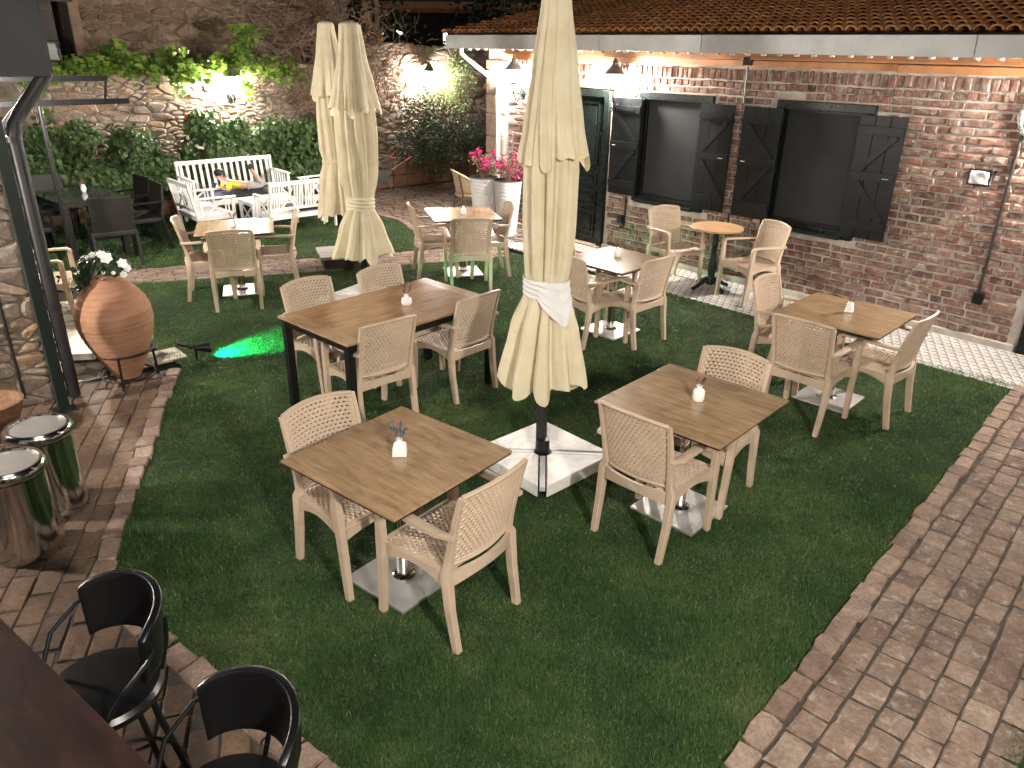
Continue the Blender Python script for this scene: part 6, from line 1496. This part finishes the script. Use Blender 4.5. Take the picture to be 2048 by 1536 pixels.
for sx in (-1, 1):
    q = MB(); q.tube([(sx * 0.05, -0.6, 0.18), (sx * 0.2, -0.1, 0.27), (sx * 0.27, 0.35, 0.5), (sx * 0.28, 0.70, 0.66)], 0.016, 8); q.build('handle', 'galv', WB, smooth=True)
    q = MB(); q.tube([(sx * 0.28, 0.66, 0.645), (sx * 0.28, 0.80, 0.705)], 0.021, 8); q.build('grip', 'red_grip', WB, smooth=True)
    q = MB(); q.tube([(sx * 0.24, 0.28, 0.45), (sx * 0.24, 0.36, 0.12), (sx * 0.22, 0.32, 0.02), (sx * 0.2, 0.1, 0.02), (sx * 0.19, 0.0, 0.26)], 0.014, 8); q.build('leg', 'galv', WB, smooth=True)
q = MB(); q.lathe([(0.05, -0.03), (0.16, -0.035), (0.18, 0.0), (0.16, 0.035), (0.05, 0.03)], 20); q.v = [(z, y - 0.62, x + 0.18) for x, y, z in q.v]; q.build('wheel', 'black_metal', WB, smooth=True)

# ------------------------------------------------------------------ clay jar with petunias on an iron stand
AX, AY = -3.165, 5.74
JS = empty('iron_jar_stand', (AX, AY, 0.007)); tag(JS, 'wrought iron three-legged stand holding the clay jar', 'stand')
q = MB(); q.tube([(0.213 * math.cos(a), 0.213 * math.sin(a), 0.275) for a in [k * PI / 14 for k in range(28)]], 0.011, 6, closed=True); q.build('upper_ring', 'iron', JS, smooth=True)
q = MB(); q.tube([(0.20 * math.cos(a), 0.20 * math.sin(a), 0.06) for a in [k * PI / 14 for k in range(28)]], 0.007, 6, closed=True); q.build('lower_ring', 'iron', JS, smooth=True)
for k in range(3):
    a = -1.35 + k * 2 * PI / 3; d = Vector((math.cos(a), math.sin(a), 0)); q = MB(); q.tube([d * 0.213 + Vector((0, 0, 0.28)), d * 0.214 + Vector((0, 0, 0.2)), d * 0.225 + Vector((0, 0, 0.0))], 0.010, 6); q.build('leg', 'iron', JS, smooth=True)
    q = MB(); t = Vector((-d.y, d.x, 0)); q.tube([d * 0.225 + t * (0.03 + 0.032 * math.cos(b_)) + Vector((0, 0, 0.055 + 0.032 * math.sin(b_))) for b_ in [i * 0.5 for i in range(11)]], 0.005, 5); q.build('scroll', 'iron', JS, smooth=True)
q = MB(); pr_ = [(0.0, 0.055), (0.095, 0.055), (0.105, 0.075), (0.165, 0.19), (0.215, 0.30), (0.245, 0.38), (0.271, 0.46), (0.284, 0.55), (0.279, 0.63), (0.256, 0.70), (0.214, 0.77), (0.16, 0.83), (0.112, 0.875), (0.094, 0.90), (0.09, 0.915), (0.102, 0.93), (0.105, 0.94), (0.092, 0.946), (0.077, 0.935), (0.072, 0.88)]
prof = []
for (r0, z0), (r1, z1) in zip(pr_, pr_[1:]):
    for k in range(5): f = k / 5; prof.append((r0 + (r1 - r0) * f, z0 + (z1 - z0) * f))
prof.append(pr_[-1])
for i, (rr, zz) in enumerate(prof):
    if 0.2 < zz < 0.86 and rr > 0.13: prof[i] = (rr + 0.004 * math.sin(zz * 145) * (0.6 + 0.4 * math.sin(zz * 37)), zz)
q.lathe(prof, 56, cap=False); o = q.build('clay_jar', 'jar_clay', None, smooth=True); o.location = (AX, AY, 0); o.rotation_euler = (math.radians(1.5), math.radians(-2), 0); tag(o, 'large terracotta jar planted with white petunias at the lawn edge', 'jar')
r = random.Random(91); g = empty('petunia', (AX, AY, 0.94)); tag(g, 'white petunias with dark leaves spilling from the clay jar', 'flowers'); b, s = MB(), MB()
for k in range(1000):
    d = rdir(r); c = Vector((d.x * 0.17 - 0.03, d.y * 0.14, 0.05 + d.z * 0.085)); leaf_round(b, c * r.uniform(0.5, 1.1), d + Vector((0, 0, .6)), Vector((0, 0, 1)), r.uniform(0.016, 0.034), r.random() or 0.01)
for k in range(200):
    c = Vector((-0.15, -0.06, -0.06)) + Vector((r.gauss(0, .06), r.gauss(0, .05), r.gauss(0, .06))); leaf_round(b, c, rdir(r) + Vector((-.5, -.5, .5)), Vector((0, 0, 1)), r.uniform(0.016, 0.03), r.random() or 0.01)
b.build('leaves', 'leaf_dark', g)
for (x, y, z, R_) in ((0.055, -0.10, 0.125, 0.05), (0.005, -0.07, 0.145, 0.036), (0.15, -0.06, 0.075, 0.042), (0.165, -0.03, 0.03, 0.034), (0.15, -0.07, -0.01, 0.03), (-0.06, -0.07, 0.14, 0.028), (-0.11, -0.06, 0.11, 0.024), (0.03, -0.13, 0.02, 0.016), (0.10, -0.12, 0.015, 0.018)):
    f = MB(); flower(f, Vector((x, y, z)), Vector((0.3 + x, -0.8, 0.5)), R_, 6, r.random() or 0.01, 0.15); f.build('flower', 'white_flower', g)
# wheeled slab base behind the jar
SB = empty('wheeled_base', (-3.52, 6.10, 0.012), math.radians(10)); tag(SB, 'pale slab parasol base on white castors behind the clay jar', 'parasol base')
for sx in (-1, 1):
    q = MB(); q.box((sx * 0.17, 0, 0.155), (0.31, 0.5, 0.06)); q.build('slab', 'marble', SB, bevel=0.006)
q = MB(); q.box((0, 0, 0.105), (0.6, 0.42, 0.035)); q.build('tray', 'dark_wood', SB)
for sx in (-1, 1):
    for sy in (-1, 1):
        q = MB(); q.lathe([(0.012, -0.014), (0.04, -0.014), (0.04, 0.014), (0.012, 0.014)], 16); q.v = [(z + sx * 0.24, y + sy * 0.17, x + 0.042) for x, y, z in q.v]; q.build('castor', 'ceramic', SB, smooth=True)

# ------------------------------------------------------------------ polished drums, bar stools, bar table, spotlight
def drum(x, y, label):
    d = empty('steel_drum', (x, y, 0.006)); tag(d, label, 'bin', 'polished steel drums')
    q = MB(); q.lathe([(0.180, 0.0), (0.181, 0.015), (0.176, 0.05), (0.170, 0.12), (0.167, 0.25), (0.166, 0.46), (0.168, 0.475)], 48); q.build('body', 'chrome', d, smooth=True)
    q = MB(); q.lathe([(0.162, 0.475), (0.175, 0.485), (0.183, 0.505), (0.178, 0.53), (0.165, 0.543), (0.150, 0.54), (0.147, 0.53)], 48, cap=False); q.build('rim', 'chrome', d, smooth=True)
    q = MB(); q.lathe([(0.0, 0.532), (0.147, 0.531)], 36, cap=False); q.build('lid', 'steel', d, smooth=True)
drum(-2.73, 3.87, 'polished steel drum on the brown paving, farther of the two')
drum(-2.645, 3.45, 'polished steel drum on the brown paving, nearer one cut by the frame')
def stool(x, y, a, label):
    s_ = empty('bar_stool', (x, y, 0.004), a); s_.scale = (0.94, 0.94, 0.87); tag(s_, label, 'stool', 'black bar stools')
    q = MB(); q.lathe([(0.0, 0.745), (0.17, 0.745), (0.188, 0.755), (0.19, 0.78), (0.178, 0.797), (0.12, 0.803), (0.0, 0.805)], 36, cap=False); q.build('seat', 'black_leather', s_, smooth=True)
    q = MB(); n = 18; vs = []; m = 8
    for j in range(m + 1):
        for i in range(n + 1):
            f = i / n; aa = PI + PI * 0.10 + PI * 0.80 * f; t = j / m; e = math.sin(PI * f) ** 0.6
            z = 0.905 - 0.03 * (1 - e) + t * (0.20 + 0.035 * e); R_ = 0.205 + 0.028 * t
            vs.append((R_ * math.cos(aa), R_ * math.sin(aa) * 1.0, z))
    q.add(vs, [(j * (n + 1) + i, j * (n + 1) + i + 1, (j + 1) * (n + 1) + i + 1, (j + 1) * (n + 1) + i) for j in range(m) for i in range(n)])
    me = q.mesh('backrest', 'black_leather'); bm_ = bmesh.new(); bm_.from_mesh(me); bmesh.ops.solidify(bm_, geom=bm_.faces[:], thickness=0.028); bmesh.ops.bevel(bm_, geom=[e for e in bm_.edges if e.is_manifold and e.calc_face_angle(0) > 0.8], offset=0.008, segments=3, affect='EDGES', profile=0.5); bm_.to_mesh(me); bm_.free()
    me.polygons.foreach_set('use_smooth', [True] * len(me.polygons)); link('backrest', me, s_)
    for sx in (-1, 1):
        q = MB(); q.tube([(sx * 0.17, 0.10, 0.75), (sx * 0.21, 0.10, 0.82), (sx * 0.235, 0.04, 0.93), (sx * 0.235, -0.06, 1.00), (sx * 0.215, -0.10, 1.02)], 0.008, 8); q.build('arm_hoop', 'black_metal', s_, smooth=True)
        q = MB(); q.tube([(sx * 0.07, -0.16, 0.75), (sx * 0.07, -0.205, 0.90), (sx * 0.07, -0.215, 1.0)], 0.008, 6); q.build('back_rod', 'black_metal', s_, smooth=True)
        for sy in (-1, 1): q = MB(); q.tube([(sx * 0.10, sy * 0.10, 0.74), (sx * 0.11, sy * 0.11, 0.62), (sx * 0.20, sy * 0.20, 0.0)], 0.012, 8); q.build('leg', 'black_metal', s_, smooth=True)
    q = MB(); q.tube([(0.20 * math.cos(k * PI / 12), 0.20 * math.sin(k * PI / 12), 0.28) for k in range(24)], 0.009, 6, closed=True); q.build('foot_ring', 'black_metal', s_, smooth=True)
stool(-1.285, 1.81, math.radians(143), 'black bar stool beside the bar table, farther of the two')
stool(-0.745, 1.40, math.radians(141), 'black bar stool at the bottom edge of the view, nearer of the two')
BT = empty('bar_table', (-1.135 - 0.59 * 0.33, 1.47 - 0.80 * 0.33, 0), math.radians(143.5)); tag(BT, 'dark reddish wooden bar table in the bottom left corner', 'table')
for k in range(3):
    q = MB(); q.box((0, -0.22 + k * 0.22, 1.03), (2.6, 0.218, 0.04)); q.build('board', 'bar_wood', BT, bevel=0.003)
for sx in (-1, 1): q = MB(); q.box((sx * 1.1, 0, 0.505), (0.08, 0.4, 1.01)); q.build('leg', 'black_metal', BT, bevel=0.004)
SL = empty('spotlight', (-2.80, 6.22, 0), math.radians(-50)); tag(SL, 'small black stake spotlight throwing green light over the grass', 'spotlight')
q = MB(); q.tube([(0, 0, 0), (0, 0, 0.09)], 0.011, 8); q.build('stake', 'black_metal', SL, smooth=True)
q = MB(); q.lathe([(0.022, -0.03), (0.026, 0.0), (0.045, 0.085), (0.047, 0.10), (0.042, 0.10), (0.038, 0.07), (0.0, 0.065)], 18, cap=False); q.v = [(x, z + 0.02, y + 0.11 - z * 0.18) for x, y, z in q.v]; q.build('shade', 'black_metal', SL, smooth=True)
q = MB(); q.lathe([(0.0, 0.072), (0.036, 0.072)], 18, cap=False); q.v = [(x, z + 0.02, y + 0.11 - z * 0.18) for x, y, z in q.v]; q.build('lens', 'spot_glass', SL)
q = MB(); q.box((0, -0.10, 0.17), (0.10, 0.13, 0.012), Matrix.Rotation(math.radians(-28), 3, 'X')); q.bar((0, -0.03, 0.12), (0, -0.07, 0.16), 0.02, 0.02); q.build('solar_panel', 'black_metal', SL)
gl = bpy.data.lights.new('green_beam', 'SPOT'); gl.energy = 95; gl.color = (0.0, 1.0, 0.35); gl.spot_size = math.radians(74); gl.spot_blend = 0.5; gl.shadow_soft_size = 0.02
go = bpy.data.objects.new('green_beam', gl); COL.objects.link(go); go.parent = SL; go.location = (0, 0.13, 0.09); go.rotation_euler = (math.radians(90 - 27), 0, 0)
# clay tub at the left edge and fallen bits
q = MB(); q.lathe([(0.12, 0), (0.2, 0.25), (0.21, 0.27), (0.19, 0.27), (0.17, 0.22), (0.0, 0.2)], 24, cap=False); o = q.build('clay_tub', 'planter', None, smooth=True); o.location = (-3.62, 4.72, 0.006); tag(o, 'low clay tub against the left stone wall at the frame edge', 'tub')
r = random.Random(99); b = MB()
for k in range(70):
    while True:
        x, y = r.uniform(-4, 4), r.uniform(2, 9.5)
        if inpoly(x, y, LAWN): break
    a = r.uniform(0, 6.28); leaf_lance(b, Vector((x, y, 0.035)), Vector((math.cos(a), math.sin(a), 0.1)), Vector((0, 0, 1)), r.uniform(0.015, 0.045), r.uniform(0.003, 0.007), r.random())
o = b.build('litter', 'leaf_dry', None); tag(o, 'few dry leaf scraps scattered on the front lawn', 'litter', kind='stuff')
